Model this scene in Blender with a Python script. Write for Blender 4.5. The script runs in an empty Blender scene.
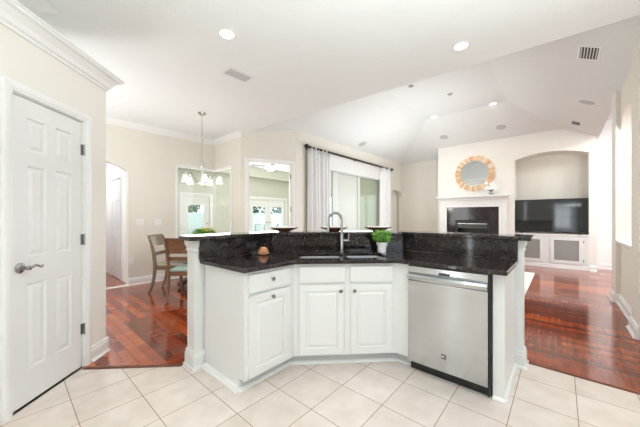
import bpy, bmesh, math, random
from mathutils import Vector, Matrix
random.seed(7)
PI = math.pi
S2 = math.sqrt(2)
SC = bpy.context.scene
COL = SC.collection

# ------------------------------------------------------------------ camera
cam_d = bpy.data.cameras.new('camera')
cam = bpy.data.objects.new('camera', cam_d)
COL.objects.link(cam)
cam.location = (0, 0, 1.245)
cam.rotation_euler = (PI / 2, 0, math.radians(41.2 - 90))
cam_d.sensor_width = 36
cam_d.lens = 275 / 640 * 36
cam_d.shift_y = 0.0055
cam_d.clip_start = 0.02
SC.camera = cam

# ------------------------------------------------------------------ world / exposure
SC.view_settings.view_transform = 'Standard'
SC.view_settings.look = 'None'
SC.view_settings.exposure = 0.04
SC.view_settings.gamma = 1.0
SC.cycles.use_denoising = True
SC.cycles.max_bounces = 10
SC.cycles.diffuse_bounces = 7
SC.cycles.glossy_bounces = 4
SC.cycles.transparent_max_bounces = 12
SC.cycles.sample_clamp_indirect = 6
SC.cycles.caustics_reflective = False
SC.cycles.caustics_refractive = False
W = bpy.data.worlds.new('sky')
SC.world = W
W.use_nodes = True
bg = W.node_tree.nodes['Background']
bg.inputs[0].default_value = (0.80, 0.90, 1.0, 1)
bg.inputs[1].default_value = 3.2


def lamp(name, kind, loc, energy, size=0.3, size_y=None, rot=(0, 0, 0), color=(1, 1, 1), spot=None):
    d = bpy.data.lights.new(name, kind)
    d.energy = energy
    d.color = color
    if kind == 'AREA':
        d.size = size
        if size_y:
            d.shape = 'RECTANGLE'
            d.size_y = size_y
        else:
            d.shape = 'DISK'
    else:
        d.shadow_soft_size = size
    if kind == 'SPOT':
        d.spot_size = spot or math.radians(150)
        d.spot_blend = 0.8
    o = bpy.data.objects.new(name, d)
    COL.objects.link(o)
    o.location = loc
    o.rotation_euler = rot
    return o


# daylight-coloured area lamps, most of them at the windows of the house
DAY = (0.92, 0.98, 1.0)


def aim(x, y, z):
    return Vector((x, y, z)).to_track_quat('-Z', 'Y').to_euler()


lamp('daylight_area', 'AREA', (-2.5, -0.05, 1.2), 14, 0.7, 1.1, (PI / 2, 0, -PI / 2), DAY)
lamp('daylight_area', 'AREA', (0.3, -2.85, 1.45), 9, 2.4, 1.5, (-PI / 2, PI, 0), DAY)
lamp('daylight_area', 'AREA', (-1.7, 4.6, 1.5), 40, 1.8, 1.6, (PI / 2, 0, -PI / 2), DAY)  # added fill, the dining side wall has no window
lamp('daylight_area', 'AREA', (6.5, 4.25, 1.3), 30, 2.3, 2.2, (-PI / 2, 0, 0), (0.97, 1, 0.98))
lamp('daylight_area', 'AREA', (6.6, 9.9, 1.8), 250, 7.0, 2.2, (-PI / 2, 0, 0), (0.97, 1, 0.98))
# unseen fill lamps added to brighten the ceilings
lamp('bounce_light', 'AREA', (0.35, -0.5, 1.8), 120, 1.6, 1.6, aim(0.06, 0.05, 1), DAY)
lamp('steel_streak_fill', 'AREA', (-1.04, 1.47, 1.1), 4, 0.10, 1.9, aim(1, -1, 0), DAY)  # added unseen strip lamp, puts a bright streak on the dishwasher steel
lamp('bounce_light', 'AREA', (-0.5, 4.5, 1.1), 50, 1.4, 1.4, (PI, 0, 0), DAY)
lamp('bounce_light', 'AREA', (6.4, 2.1, 1.2), 50, 1.3, 1.0, aim(-0.1, 0.75, 0.7), DAY)
# unseen lamps added to brighten foyer and hall, then the recessed lights
lamp('foyer_fill', 'AREA', (7.4, -2.0, 3.4), 115, 1.2, 1.2, (0, 0, 0), DAY)
lamp('foyer_fill', 'AREA', (3.9, -1.9, 2.6), 75, 0.9, 0.9, aim(1, 0.45, -0.4), DAY)
lamp('hall_fill', 'AREA', (0.95, 7.2, 2.5), 20, 0.5, 0.5, (0, 0, 0), DAY)
CANS = [(227, 34), (461, 46), (434, 117), (493, 104)]


# ------------------------------------------------------------------ materials
MATS = {}


def nodes(m):
    m.use_nodes = True
    return m.node_tree, m.node_tree.nodes['Principled BSDF']


def plain(name, col, rough=0.5, metal=0.0, bump=0.0, bscale=60, var=0.0, vscale=6, **kw):
    if name in MATS:
        return MATS[name]
    m = bpy.data.materials.new(name)
    nt, b = nodes(m)
    b.inputs['Base Color'].default_value = (*col, 1)
    b.inputs['Roughness'].default_value = rough
    b.inputs['Metallic'].default_value = metal
    for k, v in kw.items():
        b.inputs[k.replace('_', ' ')].default_value = v
    tc = nt.nodes.new('ShaderNodeTexCoord')
    n = nt.nodes.new('ShaderNodeTexNoise')
    n.inputs['Scale'].default_value = vscale
    n.inputs['Detail'].default_value = 4
    nt.links.new(tc.outputs['Object'], n.inputs['Vector'])
    mx = nt.nodes.new('ShaderNodeMix')
    mx.data_type = 'RGBA'
    v = max(var, 0.02)
    mx.inputs[6].default_value = (*[max(0, c * (1 - v)) for c in col], 1)
    mx.inputs[7].default_value = (*[min(1, c * (1 + v)) for c in col], 1)
    nt.links.new(n.outputs['Fac'], mx.inputs[0])
    nt.links.new(mx.outputs[2], b.inputs['Base Color'])
    if bump:
        n2 = nt.nodes.new('ShaderNodeTexNoise')
        n2.inputs['Scale'].default_value = bscale
        n2.inputs['Detail'].default_value = 3
        nt.links.new(tc.outputs['Object'], n2.inputs['Vector'])
        bp = nt.nodes.new('ShaderNodeBump')
        bp.inputs['Strength'].default_value = bump
        bp.inputs['Distance'].default_value = 0.01
        nt.links.new(n2.outputs['Fac'], bp.inputs['Height'])
        nt.links.new(bp.outputs['Normal'], b.inputs['Normal'])
    MATS[name] = m
    return m


def emit(name, col, s):
    if name in MATS:
        return MATS[name]
    m = bpy.data.materials.new(name)
    nt, b = nodes(m)
    b.inputs['Base Color'].default_value = (*col, 1)
    b.inputs['Emission Color'].default_value = (*col, 1)
    b.inputs['Emission Strength'].default_value = s
    MATS[name] = m
    return m


def mapping(nt, loc=(0, 0, 0), rot=(0, 0, 0), scale=(1, 1, 1)):
    tc = nt.nodes.new('ShaderNodeTexCoord')
    mp = nt.nodes.new('ShaderNodeMapping')
    mp.inputs['Location'].default_value = loc
    mp.inputs['Rotation'].default_value = rot
    mp.inputs['Scale'].default_value = scale
    nt.links.new(tc.outputs['Object'], mp.inputs['Vector'])
    return mp


def ramp(nt, stops):
    r = nt.nodes.new('ShaderNodeValToRGB')
    e = r.color_ramp.elements
    while len(e) < len(stops):
        e.new(0.5)
    for k, (p, c) in enumerate(stops):
        e[k].position = p
        e[k].color = (*c, 1)
    return r


def mat_tile():
    m = bpy.data.materials.new('floor_tile')
    nt, b = nodes(m)
    mp = mapping(nt, (-0.965, -0.243, 0))
    br = nt.nodes.new('ShaderNodeTexBrick')
    br.offset = 0
    br.inputs['Scale'].default_value = 1
    br.inputs['Brick Width'].default_value = 0.337
    br.inputs['Row Height'].default_value = 0.324
    br.inputs['Mortar Size'].default_value = 0.0025
    br.inputs['Mortar Smooth'].default_value = 0.1
    br.inputs['Color1'].default_value = (0.67, 0.595, 0.55, 1)
    br.inputs['Color2'].default_value = (0.72, 0.645, 0.60, 1)
    br.inputs['Mortar'].default_value = (0.33, 0.24, 0.18, 1)
    nt.links.new(mp.outputs[0], br.inputs['Vector'])
    n = nt.nodes.new('ShaderNodeTexNoise')
    n.inputs['Scale'].default_value = 7
    n.inputs['Detail'].default_value = 6
    nt.links.new(mp.outputs[0], n.inputs['Vector'])
    rp = ramp(nt, [(0.3, (0.93, 0.90, 0.87)), (0.7, (1.06, 1.05, 1.04))])
    nt.links.new(n.outputs['Fac'], rp.inputs[0])
    mx = nt.nodes.new('ShaderNodeMix')
    mx.data_type = 'RGBA'
    mx.blend_type = 'MULTIPLY'
    mx.inputs[0].default_value = 1
    nt.links.new(br.outputs['Color'], mx.inputs[6])
    nt.links.new(rp.outputs[0], mx.inputs[7])
    nt.links.new(mx.outputs[2], b.inputs['Base Color'])
    b.inputs['Roughness'].default_value = 0.22
    bp = nt.nodes.new('ShaderNodeBump')
    bp.invert = True
    bp.inputs['Strength'].default_value = 0.4
    bp.inputs['Distance'].default_value = 0.003
    nt.links.new(br.outputs['Fac'], bp.inputs['Height'])
    nt.links.new(bp.outputs['Normal'], b.inputs['Normal'])
    return m


def mat_woodfloor():
    m = bpy.data.materials.new('cherry_floor')
    nt, b = nodes(m)
    mp = mapping(nt, (0, 0, 0), (0, 0, PI / 2))
    br = nt.nodes.new('ShaderNodeTexBrick')
    br.offset = 0.37
    br.inputs['Scale'].default_value = 1
    br.inputs['Brick Width'].default_value = 1.3
    br.inputs['Row Height'].default_value = 0.083
    br.inputs['Mortar Size'].default_value = 0.0012
    br.inputs['Bias'].default_value = 0.0
    br.inputs['Color1'].default_value = (0, 0, 0, 1)
    br.inputs['Color2'].default_value = (1, 1, 1, 1)
    br.inputs['Mortar'].default_value = (0, 0, 0, 1)
    nt.links.new(mp.outputs[0], br.inputs['Vector'])
    n = nt.nodes.new('ShaderNodeTexNoise')
    n.inputs['Scale'].default_value = 2.2
    n.inputs['Detail'].default_value = 3
    mp2 = mapping(nt, (0, 0, 0), (0, 0, PI / 2), (0.7, 14, 1))
    nt.links.new(mp2.outputs[0], n.inputs['Vector'])
    ad = nt.nodes.new('ShaderNodeMath')
    ad.operation = 'MULTIPLY_ADD'
    ad.inputs[1].default_value = 0.46
    nt.links.new(br.outputs['Color'], ad.inputs[0])
    sb = nt.nodes.new('ShaderNodeMath')
    sb.operation = 'MULTIPLY'
    sb.inputs[1].default_value = 0.5
    nt.links.new(n.outputs['Fac'], sb.inputs[0])
    nt.links.new(sb.outputs[0], ad.inputs[2])
    rp = ramp(nt, [(0.15, (0.07, 0.013, 0.006)), (0.42, (0.21, 0.034, 0.011)), (0.62, (0.36, 0.065, 0.016)), (0.88, (0.60, 0.17, 0.04))])
    nt.links.new(ad.outputs[0], rp.inputs[0])
    nt.links.new(rp.outputs[0], b.inputs['Base Color'])
    b.inputs['Roughness'].default_value = 0.13
    b.inputs['Coat Weight'].default_value = 0.25
    b.inputs['Coat Roughness'].default_value = 0.1
    return m


def mat_granite():
    m = bpy.data.materials.new('black_granite')
    nt, b = nodes(m)
    mp = mapping(nt)
    v = nt.nodes.new('ShaderNodeTexVoronoi')
    v.inputs['Scale'].default_value = 130
    nt.links.new(mp.outputs[0], v.inputs['Vector'])
    n = nt.nodes.new('ShaderNodeTexNoise')
    n.inputs['Scale'].default_value = 42
    n.inputs['Detail'].default_value = 5
    nt.links.new(mp.outputs[0], n.inputs['Vector'])
    sp = nt.nodes.new('ShaderNodeSeparateColor')
    nt.links.new(v.outputs['Color'], sp.inputs[0])
    mu = nt.nodes.new('ShaderNodeMath')
    mu.operation = 'MULTIPLY'
    nt.links.new(sp.outputs[0], mu.inputs[0])
    nt.links.new(n.outputs['Fac'], mu.inputs[1])
    rp = ramp(nt, [(0.20, (0.010, 0.008, 0.009)), (0.38, (0.026, 0.017, 0.016)), (0.52, (0.06, 0.034, 0.028)), (0.64, (0.16, 0.12, 0.10))])
    nt.links.new(mu.outputs[0], rp.inputs[0])
    nt.links.new(rp.outputs[0], b.inputs['Base Color'])
    b.inputs['Roughness'].default_value = 0.07
    return m


def mat_steel(name, base=(0.55, 0.565, 0.58), rough=0.16, brush=True):
    m = bpy.data.materials.new(name)
    nt, b = nodes(m)
    b.inputs['Metallic'].default_value = 1
    b.inputs['Base Color'].default_value = (*base, 1)
    mp = mapping(nt, (0, 0, 0), (0, 0, 0), (60, 60, 0.6) if brush else (30, 30, 30))
    n = nt.nodes.new('ShaderNodeTexNoise')
    n.inputs['Scale'].default_value = 3
    n.inputs['Detail'].default_value = 4
    nt.links.new(mp.outputs[0], n.inputs['Vector'])
    mr = nt.nodes.new('ShaderNodeMapRange')
    mr.inputs['To Min'].default_value = rough * 0.92
    mr.inputs['To Max'].default_value = rough * 1.1
    nt.links.new(n.outputs['Fac'], mr.inputs[0])
    nt.links.new(mr.outputs[0], b.inputs['Roughness'])
    return m


def mat_wood(name, c0, c1, rough=0.45, scale=(4, 4, 30)):
    if name in MATS:
        return MATS[name]
    m = bpy.data.materials.new(name)
    nt, b = nodes(m)
    mp = mapping(nt, (0, 0, 0), (0, 0, 0), scale)
    n = nt.nodes.new('ShaderNodeTexNoise')
    n.inputs['Scale'].default_value = 2.5
    n.inputs['Detail'].default_value = 6
    n.inputs['Distortion'].default_value = 0.6
    nt.links.new(mp.outputs[0], n.inputs['Vector'])
    rp = ramp(nt, [(0.3, c0), (0.7, c1)])
    nt.links.new(n.outputs['Fac'], rp.inputs[0])
    nt.links.new(rp.outputs[0], b.inputs['Base Color'])
    b.inputs['Roughness'].default_value = rough
    MATS[name] = m
    return m


def mat_glass(name, tint=(1, 1, 1), refl=0.12, rough=0.0):
    m = bpy.data.materials.new(name)
    m.use_nodes = True
    nt = m.node_tree
    nt.nodes.clear()
    out = nt.nodes.new('ShaderNodeOutputMaterial')
    tr = nt.nodes.new('ShaderNodeBsdfTransparent')
    tr.inputs[0].default_value = (*tint, 1)
    gl = nt.nodes.new('ShaderNodeBsdfGlossy')
    gl.inputs['Roughness'].default_value = rough
    mx = nt.nodes.new('ShaderNodeMixShader')
    mx.inputs[0].default_value = refl
    nt.links.new(tr.outputs[0], mx.inputs[1])
    nt.links.new(gl.outputs[0], mx.inputs[2])
    nt.links.new(mx.outputs[0], out.inputs[0])
    return m


def mat_film(name, col, dens):
    m = mat_glass(name, (0.85, 0.90, 0.84), 0.10, 0.02)
    nt = m.node_tree
    out = nt.nodes['Material Output'] if 'Material Output' in nt.nodes else [q for q in nt.nodes if q.type == 'OUTPUT_MATERIAL'][0]
    base_ = [q for q in nt.nodes if q.type == 'MIX_SHADER'][0]
    df = nt.nodes.new('ShaderNodeBsdfDiffuse'); df.inputs[0].default_value = (*col, 1)
    mx = nt.nodes.new('ShaderNodeMixShader'); mx.inputs[0].default_value = dens
    nt.links.new(base_.outputs[0], mx.inputs[1]); nt.links.new(df.outputs[0], mx.inputs[2]); nt.links.new(mx.outputs[0], out.inputs[0])
    return m


M_TILE = mat_tile()
M_WOODF = mat_woodfloor()
M_GRAN = mat_granite()
M_STEEL = mat_steel('brushed_steel')
M_SINK = mat_steel('sink_steel', (0.50, 0.50, 0.51), 0.35, False)
M_NICKEL = mat_steel('satin_nickel', (0.52, 0.52, 0.51), 0.22, False)
M_WALL = plain('cream_wall', (0.70, 0.672, 0.612), 0.75, bump=0.05, bscale=90)
M_WALLW = plain('pale_wall', (0.76, 0.735, 0.69), 0.75, bump=0.05, bscale=90)
M_WHITEW = plain('white_wall', (0.84, 0.83, 0.82), 0.75)
M_GREENW = plain('sage_wall', (0.60, 0.60, 0.53), 0.8)
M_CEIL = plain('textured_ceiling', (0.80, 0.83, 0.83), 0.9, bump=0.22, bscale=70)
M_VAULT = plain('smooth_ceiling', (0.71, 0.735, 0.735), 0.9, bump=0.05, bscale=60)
M_TRIM = plain('white_trim', (0.78, 0.78, 0.775), 0.35)
M_CAB = plain('cabinet_white', (0.69, 0.69, 0.68), 0.35)
M_DOOR = plain('door_white', (0.74, 0.74, 0.74), 0.38)
M_BLACK = plain('black_plastic', (0.012, 0.012, 0.012), 0.35)
M_DARKMETAL = plain('dark_bronze', (0.02, 0.018, 0.016), 0.35, 0.6)
M_FAUCET = mat_steel('faucet_nickel', (0.34, 0.335, 0.33), 0.2, False)
M_HANDLE = mat_steel('handle_nickel', (0.36, 0.355, 0.35), 0.22, False)
M_KNOB = mat_steel('pewter', (0.22, 0.21, 0.20), 0.3, False)
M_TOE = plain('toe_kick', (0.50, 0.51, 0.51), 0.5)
M_MESH = plain('grey_mesh', (0.26, 0.26, 0.245), 0.7, bump=0.4, bscale=400)
M_TV = plain('tv_screen', (0.012, 0.013, 0.013), 0.06)
M_MIRROR = mat_steel('mirror_glass', (0.86, 0.88, 0.87), 0.02, False)
M_GLASS = mat_glass('window_glass', (0.97, 0.98, 0.98), 0.07)
M_FROST = mat_film('slider_glass_pale', (0.62, 0.63, 0.60), 0.75)
M_FROST2 = mat_film('slider_glass_green', (0.36, 0.39, 0.30), 0.62)
M_EMIT = emit('lamp_lens', (1, 0.97, 0.92), 9)
M_SHADE = emit('opal_shade', (1, 0.96, 0.88), 0.7)


# ------------------------------------------------------------------ mesh helpers
class MB:
    def __init__(self):
        self.v = []
        self.f = []

    def add(self, vs, fs, M=None):
        b = len(self.v)
        for p in vs:
            p = Vector(p)
            if M is not None:
                p = M @ p
            self.v.append(p)
        self.f += [tuple(b + i for i in f) for f in fs]
        return self

    def box(self, x0, y0, z0, x1, y1, z1, M=None):
        if x0 > x1: x0, x1 = x1, x0
        if y0 > y1: y0, y1 = y1, y0
        if z0 > z1: z0, z1 = z1, z0
        vs = [(x0, y0, z0), (x1, y0, z0), (x1, y1, z0), (x0, y1, z0), (x0, y0, z1), (x1, y0, z1), (x1, y1, z1), (x0, y1, z1)]
        return self.add(vs, [(0, 3, 2, 1), (4, 5, 6, 7), (0, 1, 5, 4), (1, 2, 6, 5), (2, 3, 7, 6), (3, 0, 4, 7)], M)

    def tube(self, pts, r, n=12, caps=True, M=None):
        pts = [Vector(p) for p in pts]
        rs = r if isinstance(r, (list, tuple)) else [r] * len(pts)
        rings = []
        prev = None
        for i, p in enumerate(pts):
            t = (pts[min(i + 1, len(pts) - 1)] - pts[max(i - 1, 0)]).normalized()
            if prev is None:
                a = Vector((0, 0, 1)) if abs(t.z) < 0.9 else Vector((1, 0, 0))
                u = t.cross(a).normalized()
            else:
                u = (prev - t * prev.dot(t)).normalized()
            prev = u
            w = t.cross(u)
            rings.append([p + (u * math.cos(2 * PI * k / n) + w * math.sin(2 * PI * k / n)) * rs[i] for k in range(n)])
        vs = [q for ring in rings for q in ring]
        fs = []
        for i in range(len(rings) - 1):
            for k in range(n):
                a = i * n + k
                b2 = i * n + (k + 1) % n
                fs.append((a, b2, b2 + n, a + n))
        if caps:
            fs.append(tuple(reversed(range(n))))
            fs.append(tuple(range((len(rings) - 1) * n, len(rings) * n)))
        return self.add(vs, fs, M)

    def lathe(self, prof, n=24, M=None):
        vs, fs = [], []
        for r, z in prof:
            for k in range(n):
                a = 2 * PI * k / n
                vs.append((r * math.cos(a), r * math.sin(a), z))
        for i in range(len(prof) - 1):
            for k in range(n):
                a = i * n + k
                b2 = i * n + (k + 1) % n
                fs.append((a, b2, b2 + n, a + n))
        if prof[0][0] > 1e-5:
            fs.append(tuple(reversed(range(n))))
        if prof[-1][0] > 1e-5:
            fs.append(tuple(range((len(prof) - 1) * n, len(prof) * n)))
        return self.add(vs, fs, M)

    def prism(self, poly, z0, z1, M=None):
        n = len(poly)
        vs = [(x, y, z0) for x, y in poly] + [(x, y, z1) for x, y in poly]
        fs = [tuple(reversed(range(n))), tuple(range(n, 2 * n))] + [(i, (i + 1) % n, n + (i + 1) % n, n + i) for i in range(n)]
        return self.add(vs, fs, M)

    def sweep(self, prof, a, b, M=None):
        """profile (off, z) extruded from a to b (2D), offset to the right-hand side of a->b"""
        a, b = Vector((a[0], a[1])), Vector((b[0], b[1]))
        t = (b - a).normalized()
        nrm = Vector((t.y, -t.x))
        n = len(prof)
        vs = []
        for p in (a, b):
            for o, z in prof:
                q = p + nrm * o
                vs.append((q.x, q.y, z))
        fs = [(i, (i + 1) % n, n + (i + 1) % n, n + i) for i in range(n)] + [tuple(reversed(range(n))), tuple(range(n, 2 * n))]
        return self.add(vs, fs, M)

    def build(self, name, mat, parent=None, bevel=0.0, smooth=False, segs=2, weld=True):
        me = bpy.data.meshes.new(name)
        me.from_pydata([tuple(v) for v in self.v], [], self.f)
        bm = bmesh.new()
        bm.from_mesh(me)
        if weld:
            bmesh.ops.remove_doubles(bm, verts=bm.verts, dist=1e-6)
        bmesh.ops.recalc_face_normals(bm, faces=bm.faces)
        if bevel:
            es = [e for e in bm.edges if len(e.link_faces) == 2 and e.calc_face_angle(0) > 0.6]
            bmesh.ops.bevel(bm, geom=es, offset=bevel, segments=segs, affect='EDGES', profile=0.5, clamp_overlap=True)
        bm.to_mesh(me)
        bm.free()
        if smooth:
            for p in me.polygons:
                p.use_smooth = True
        me.materials.append(mat)
        o = bpy.data.objects.new(name, me)
        COL.objects.link(o)
        if parent is not None:
            o.parent = parent
        if smooth:
            md = o.modifiers.new('edge', 'EDGE_SPLIT')
            md.split_angle = math.radians(40)
        return o


def plate(outline, holes, th, bev=0.0):
    """filled 2D outline with holes, thickness th along +z; returns (verts, faces) via curve fill"""
    cu = bpy.data.curves.new('tmp', 'CURVE')
    cu.dimensions = '2D'
    cu.fill_mode = 'BOTH'
    cu.extrude = th / 2 - bev
    cu.bevel_depth = bev
    cu.bevel_resolution = 2
    cu.offset = -bev
    for pts in [outline] + list(holes):
        s = cu.splines.new('POLY')
        s.points.add(len(pts) - 1)
        for p, (x, y) in zip(s.points, pts):
            p.co = (x, y, 0, 1)
        s.use_cyclic_u = True
    o = bpy.data.objects.new('tmp', cu)
    COL.objects.link(o)
    dg = bpy.context.evaluated_depsgraph_get()
    me = bpy.data.meshes.new_from_object(o.evaluated_get(dg))
    vs = [(v.co.x, v.co.y, v.co.z + th / 2) for v in me.vertices]
    fs = [tuple(p.vertices) for p in me.polygons]
    bpy.data.objects.remove(o)
    bpy.data.curves.remove(cu)
    bpy.data.meshes.remove(me)
    return vs, fs


def wallplate(name, a, b, outline, holes, th, mat, kind='structure', parent=None):
    """wall whose visible face runs a->b (2D); outline in (s, z); thickness goes to the left of a->b"""
    a, b = Vector(a), Vector(b)
    t = (b - a).normalized()
    left = Vector((-t.y, t.x))
    vs, fs = plate(outline, holes, th)
    M = []
    for s, z, d in vs:
        q = a + t * s + left * d
        M.append((q.x, q.y, z))
    mb = MB()
    mb.add(M, fs)
    o = mb.build(name, mat, parent)
    if kind and parent is None:
        o['kind'] = kind
    return o


def tag(o, label=None, cat=None, group=None, kind=None):
    if label: o['label'] = label
    if cat: o['category'] = cat
    if group: o['group'] = group
    if kind: o['kind'] = kind
    return o


def thing(name, label, cat, loc=(0, 0, 0), rotz=0, group=None):
    o = bpy.data.objects.new(name, None)
    o.empty_display_size = 0.1
    COL.objects.link(o)
    o.location = loc
    o.rotation_euler = (0, 0, rotz)
    return tag(o, label, cat, group)


def struct_root(name, loc=(0, 0, 0), rotz=0):
    o = bpy.data.objects.new(name, None)
    COL.objects.link(o)
    o.location = loc
    o.rotation_euler = (0, 0, rotz)
    o['kind'] = 'structure'
    return o


def st(o):
    o['kind'] = 'structure'
    return o


def copy_tree(o, parent=None):
    c = o.copy()
    COL.objects.link(c)
    if parent is not None:
        c.parent = parent
    for ch in list(o.children):
        copy_tree(ch, c)
    return c


def rect(x0, z0, x1, z1):
    return [(x0, z0), (x1, z0), (x1, z1), (x0, z1)]


def arch(x0, z0, x1, zs, zp, n=18, p=2.0):
    cx, hw = (x0 + x1) / 2, (x1 - x0) / 2
    pts = [(x0, z0), (x1, z0)]
    for k in range(n + 1):
        a = PI * k / n
        pts.append((cx + hw * math.cos(a), zs + (zp - zs) * math.sin(a)))
    return pts


def seg_arch(x0, z0, x1, zs, zp, n=18):
    cx, hw = (x0 + x1) / 2, (x1 - x0) / 2
    pts = [(x0, z0), (x1, z0)]
    h = zp - zs
    R = (hw * hw + h * h) / (2 * h)
    for k in range(n + 1):
        x = x1 + (x0 - x1) * k / n
        pts.append((x, zp - R + math.sqrt(max(0, R * R - (x - cx) ** 2))))
    return pts


def panel_face(mb, x0, z0, x1, z1, y, rail, raised=0.006, grooved=True, M=None, back=0.02):
    """a board standing at y (front, toward -y) with a raised centre panel; drawn as loops"""
    loops = [(0, back), (0, 0.002), (0.003, 0), (rail, 0), (rail + 0.006, 0.007), (rail + 0.012, 0.007), (rail + 0.03, 0.001 - raised * 0.2)]
    vs, fs = [], []
    for i, d in loops:
        for (x, z) in ((x0 + i, z0 + i), (x1 - i, z0 + i), (x1 - i, z1 - i), (x0 + i, z1 - i)):
            vs.append((x, y + d, z))
    for L in range(len(loops) - 1):
        for k in range(4):
            a = L * 4 + k
            b = L * 4 + (k + 1) % 4
            fs.append((a, b, b + 4, a + 4))
    fs.append(tuple(range((len(loops) - 1) * 4, len(loops) * 4)))
    fs.append((3, 2, 1, 0))
    mb.add(vs, fs, M)


# ------------------------------------------------------------------ key numbers
ZC = 2.95           # flat ceiling
XB, YD = 8.85, 5.87
CX, CY = 3.108, 5.87     # corner of the dining bay
P0 = Vector((0.025, 2.580))    # pantry wall reference, y - x = 2.555
UD = Vector((1 / S2, 1 / S2))
PEND = 0.827                    # end of pantry wall along s from P0
ND = Vector((1 / S2, -1 / S2))  # from pantry wall into the room

# ------------------------------------------------------------------ floors
mb = MB()
mb.prism([(-2.6, -3.0), (2.937, -3.0), (2.937, 0.28), (2.87, 0.35), (2.87, 1.31), (1.86, 2.32), (1.0, 2.39), (0.445, 2.965), (-1.6, 3.0), (-2.6, 2.0)], -0.06, 0.0)
st(mb.build('floor', M_TILE))
mb = MB()
mb.prism([(2.937, -3.4), (9.6, -3.4), (9.6, 4.9), (3.9, 4.9), (3.35, 6.0), (3.25, 6.0), (1.6, 6.05), (1.6, 9.2), (0.3, 9.2), (0.3, 6.0), (-1.8, 6.0), (-1.8, 3.0),
          (0.445, 2.965), (1.0, 2.39), (1.86, 2.32), (2.87, 1.31), (2.87, 0.35), (2.937, 0.28)], -0.06, 0.0)
st(mb.build('floor', M_WOODF))
mb = MB()
mb.prism([(3.26, 6.01), (4.0, 4.92), (9.7, 4.92), (9.7, 4.5), (11, 4.5), (11, 10.2), (1.7, 10.2), (1.7, 6.01)], -0.06, -0.001)
st(mb.build('floor', plain('sunroom_floor', (0.55, 0.52, 0.47), 0.4, var=0.08)))
# thin dark reducers where tile meets wood
mb = MB()
mb.sweep([(0, 0), (0, 0.006), (0.015, 0.008), (0.035, 0.001), (0.035, 0)], (0.43, 2.962), (0.985, 2.40))
mb.sweep([(0, 0), (0, 0.006), (0.012, 0.008), (0.028, 0.001), (0.028, 0)], (2.949, 0.205), (2.949, -0.62))
st(mb.build('trim_1', mat_wood('threshold', (0.10, 0.025, 0.012), (0.19, 0.05, 0.02), 0.3)))

# ------------------------------------------------------------------ ceilings
E0, E1 = (3.52, -0.85), (3.19, 4.80)
mb = MB()
mb.prism([(-2.7, -3.1), (3.52, -3.1), (3.52, -0.4), (3.19, 4.80), (3.30, 4.95), (3.30, 6.05), (-1.9, 6.05), (-2.7, 3.5)], ZC, ZC + 0.08)
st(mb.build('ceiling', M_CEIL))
ZT, ZW, ZR = 3.85, 3.16, 3.08
XF, YF0, YF1 = 7.40, 0.90, 2.70
YW = 4.35
XR = 9.55
PL = {}


def planev(name, pts):
    a, b, c = [Vector(p) for p in pts[:3]]
    n = (b - a).cross(c - a).normalized()
    PL[name] = (a, n)


north = [(3.2, YF1, ZT), (XF, YF1, ZT), (9.5, YW, ZW), (3.2, YW, ZW)]
planev('north', north)
east = [(XF, YF0, ZT), (XF, YF1, ZT), (9.5, YW, ZW)]
planev('east', east)
south = [(3.2, YF0, ZT), (XF, YF0, ZT), (3.2, -0.62, ZR)]
planev('south', south)
planev('top', [(3, 1, ZT), (5, 1, ZT), (5, 2, ZT)])
planev('flat', [(0, 0, ZC), (1, 0, ZC), (1, 1, ZC)])


def zplane(name, x, y):
    p, n = PL[name]
    return p.z - (n.x * (x - p.x) + n.y * (y - p.y)) / n.z


# where the east and south slopes meet at y = -0.8
hx = XF
while zplane('east', hx, -0.655) > zplane('south', hx, -0.655):
    hx += 0.01
mb = MB()
YN = YW + 0.1
ze = zplane('north', 3.1, YN)
# corner of east/north beyond
hx2 = XF
while zplane('east', hx2, YN) > ze:
    hx2 += 0.01
x0 = 3.15
vs = [(x0, YF1, ZT), (XF, YF1, ZT), (hx2, YN, ze), (x0, YN, ze),
      (x0, YF0, ZT), (XF, YF0, ZT), (hx, -0.655, zplane('south', hx, -0.655)), (x0, -0.655, zplane('south', x0, -0.655))]
fs = [(0, 1, 2, 3), (4, 5, 1, 0), (5, 6, 2, 1), (7, 6, 5, 4)]
up = [(x, y, z + 0.08) for x, y, z in vs]
n = len(vs)
fs2 = [tuple(i + n for i in reversed(f)) for f in fs]
rim = [(3, 2), (2, 6), (6, 7), (7, 4), (4, 0), (0, 3)]
mb.add(vs + up, fs + fs2 + [(a, b, b + n, a + n) for a, b in rim])
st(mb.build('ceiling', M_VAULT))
mb = MB()     # upright face between the flat ceiling and the vault
mb.prism([(3.515, -0.62), (3.515, -0.4), (3.185, 4.5), (3.145, 4.5), (3.475, -0.4), (3.475, -0.62)], ZC + 0.08, ZT + 0.1)
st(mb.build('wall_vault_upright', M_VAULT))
mb = MB()
mb.box(2.99, -3.4, 3.55, 9.8, -0.64, 3.63); mb.box(2.99, -0.655, 3.16, 9.6, -0.64, 3.55)
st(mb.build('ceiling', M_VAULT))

mb = MB()     # the slope carried on over the angled doorway wall
pts = [(3.14, 4.43), (4.32, 4.43), (3.26, 4.93), (3.14, 4.93)]
lo = [(x, y, zplane('north', x, y)) for x, y in pts]
mb.add(lo + [(x, y, z + 0.06) for x, y, z in lo], [(0, 1, 2, 3), (7, 6, 5, 4), (0, 1, 5, 4), (1, 2, 6, 5), (2, 3, 7, 6), (3, 0, 4, 7)])
st(mb.build('ceiling', M_VAULT))

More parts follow.
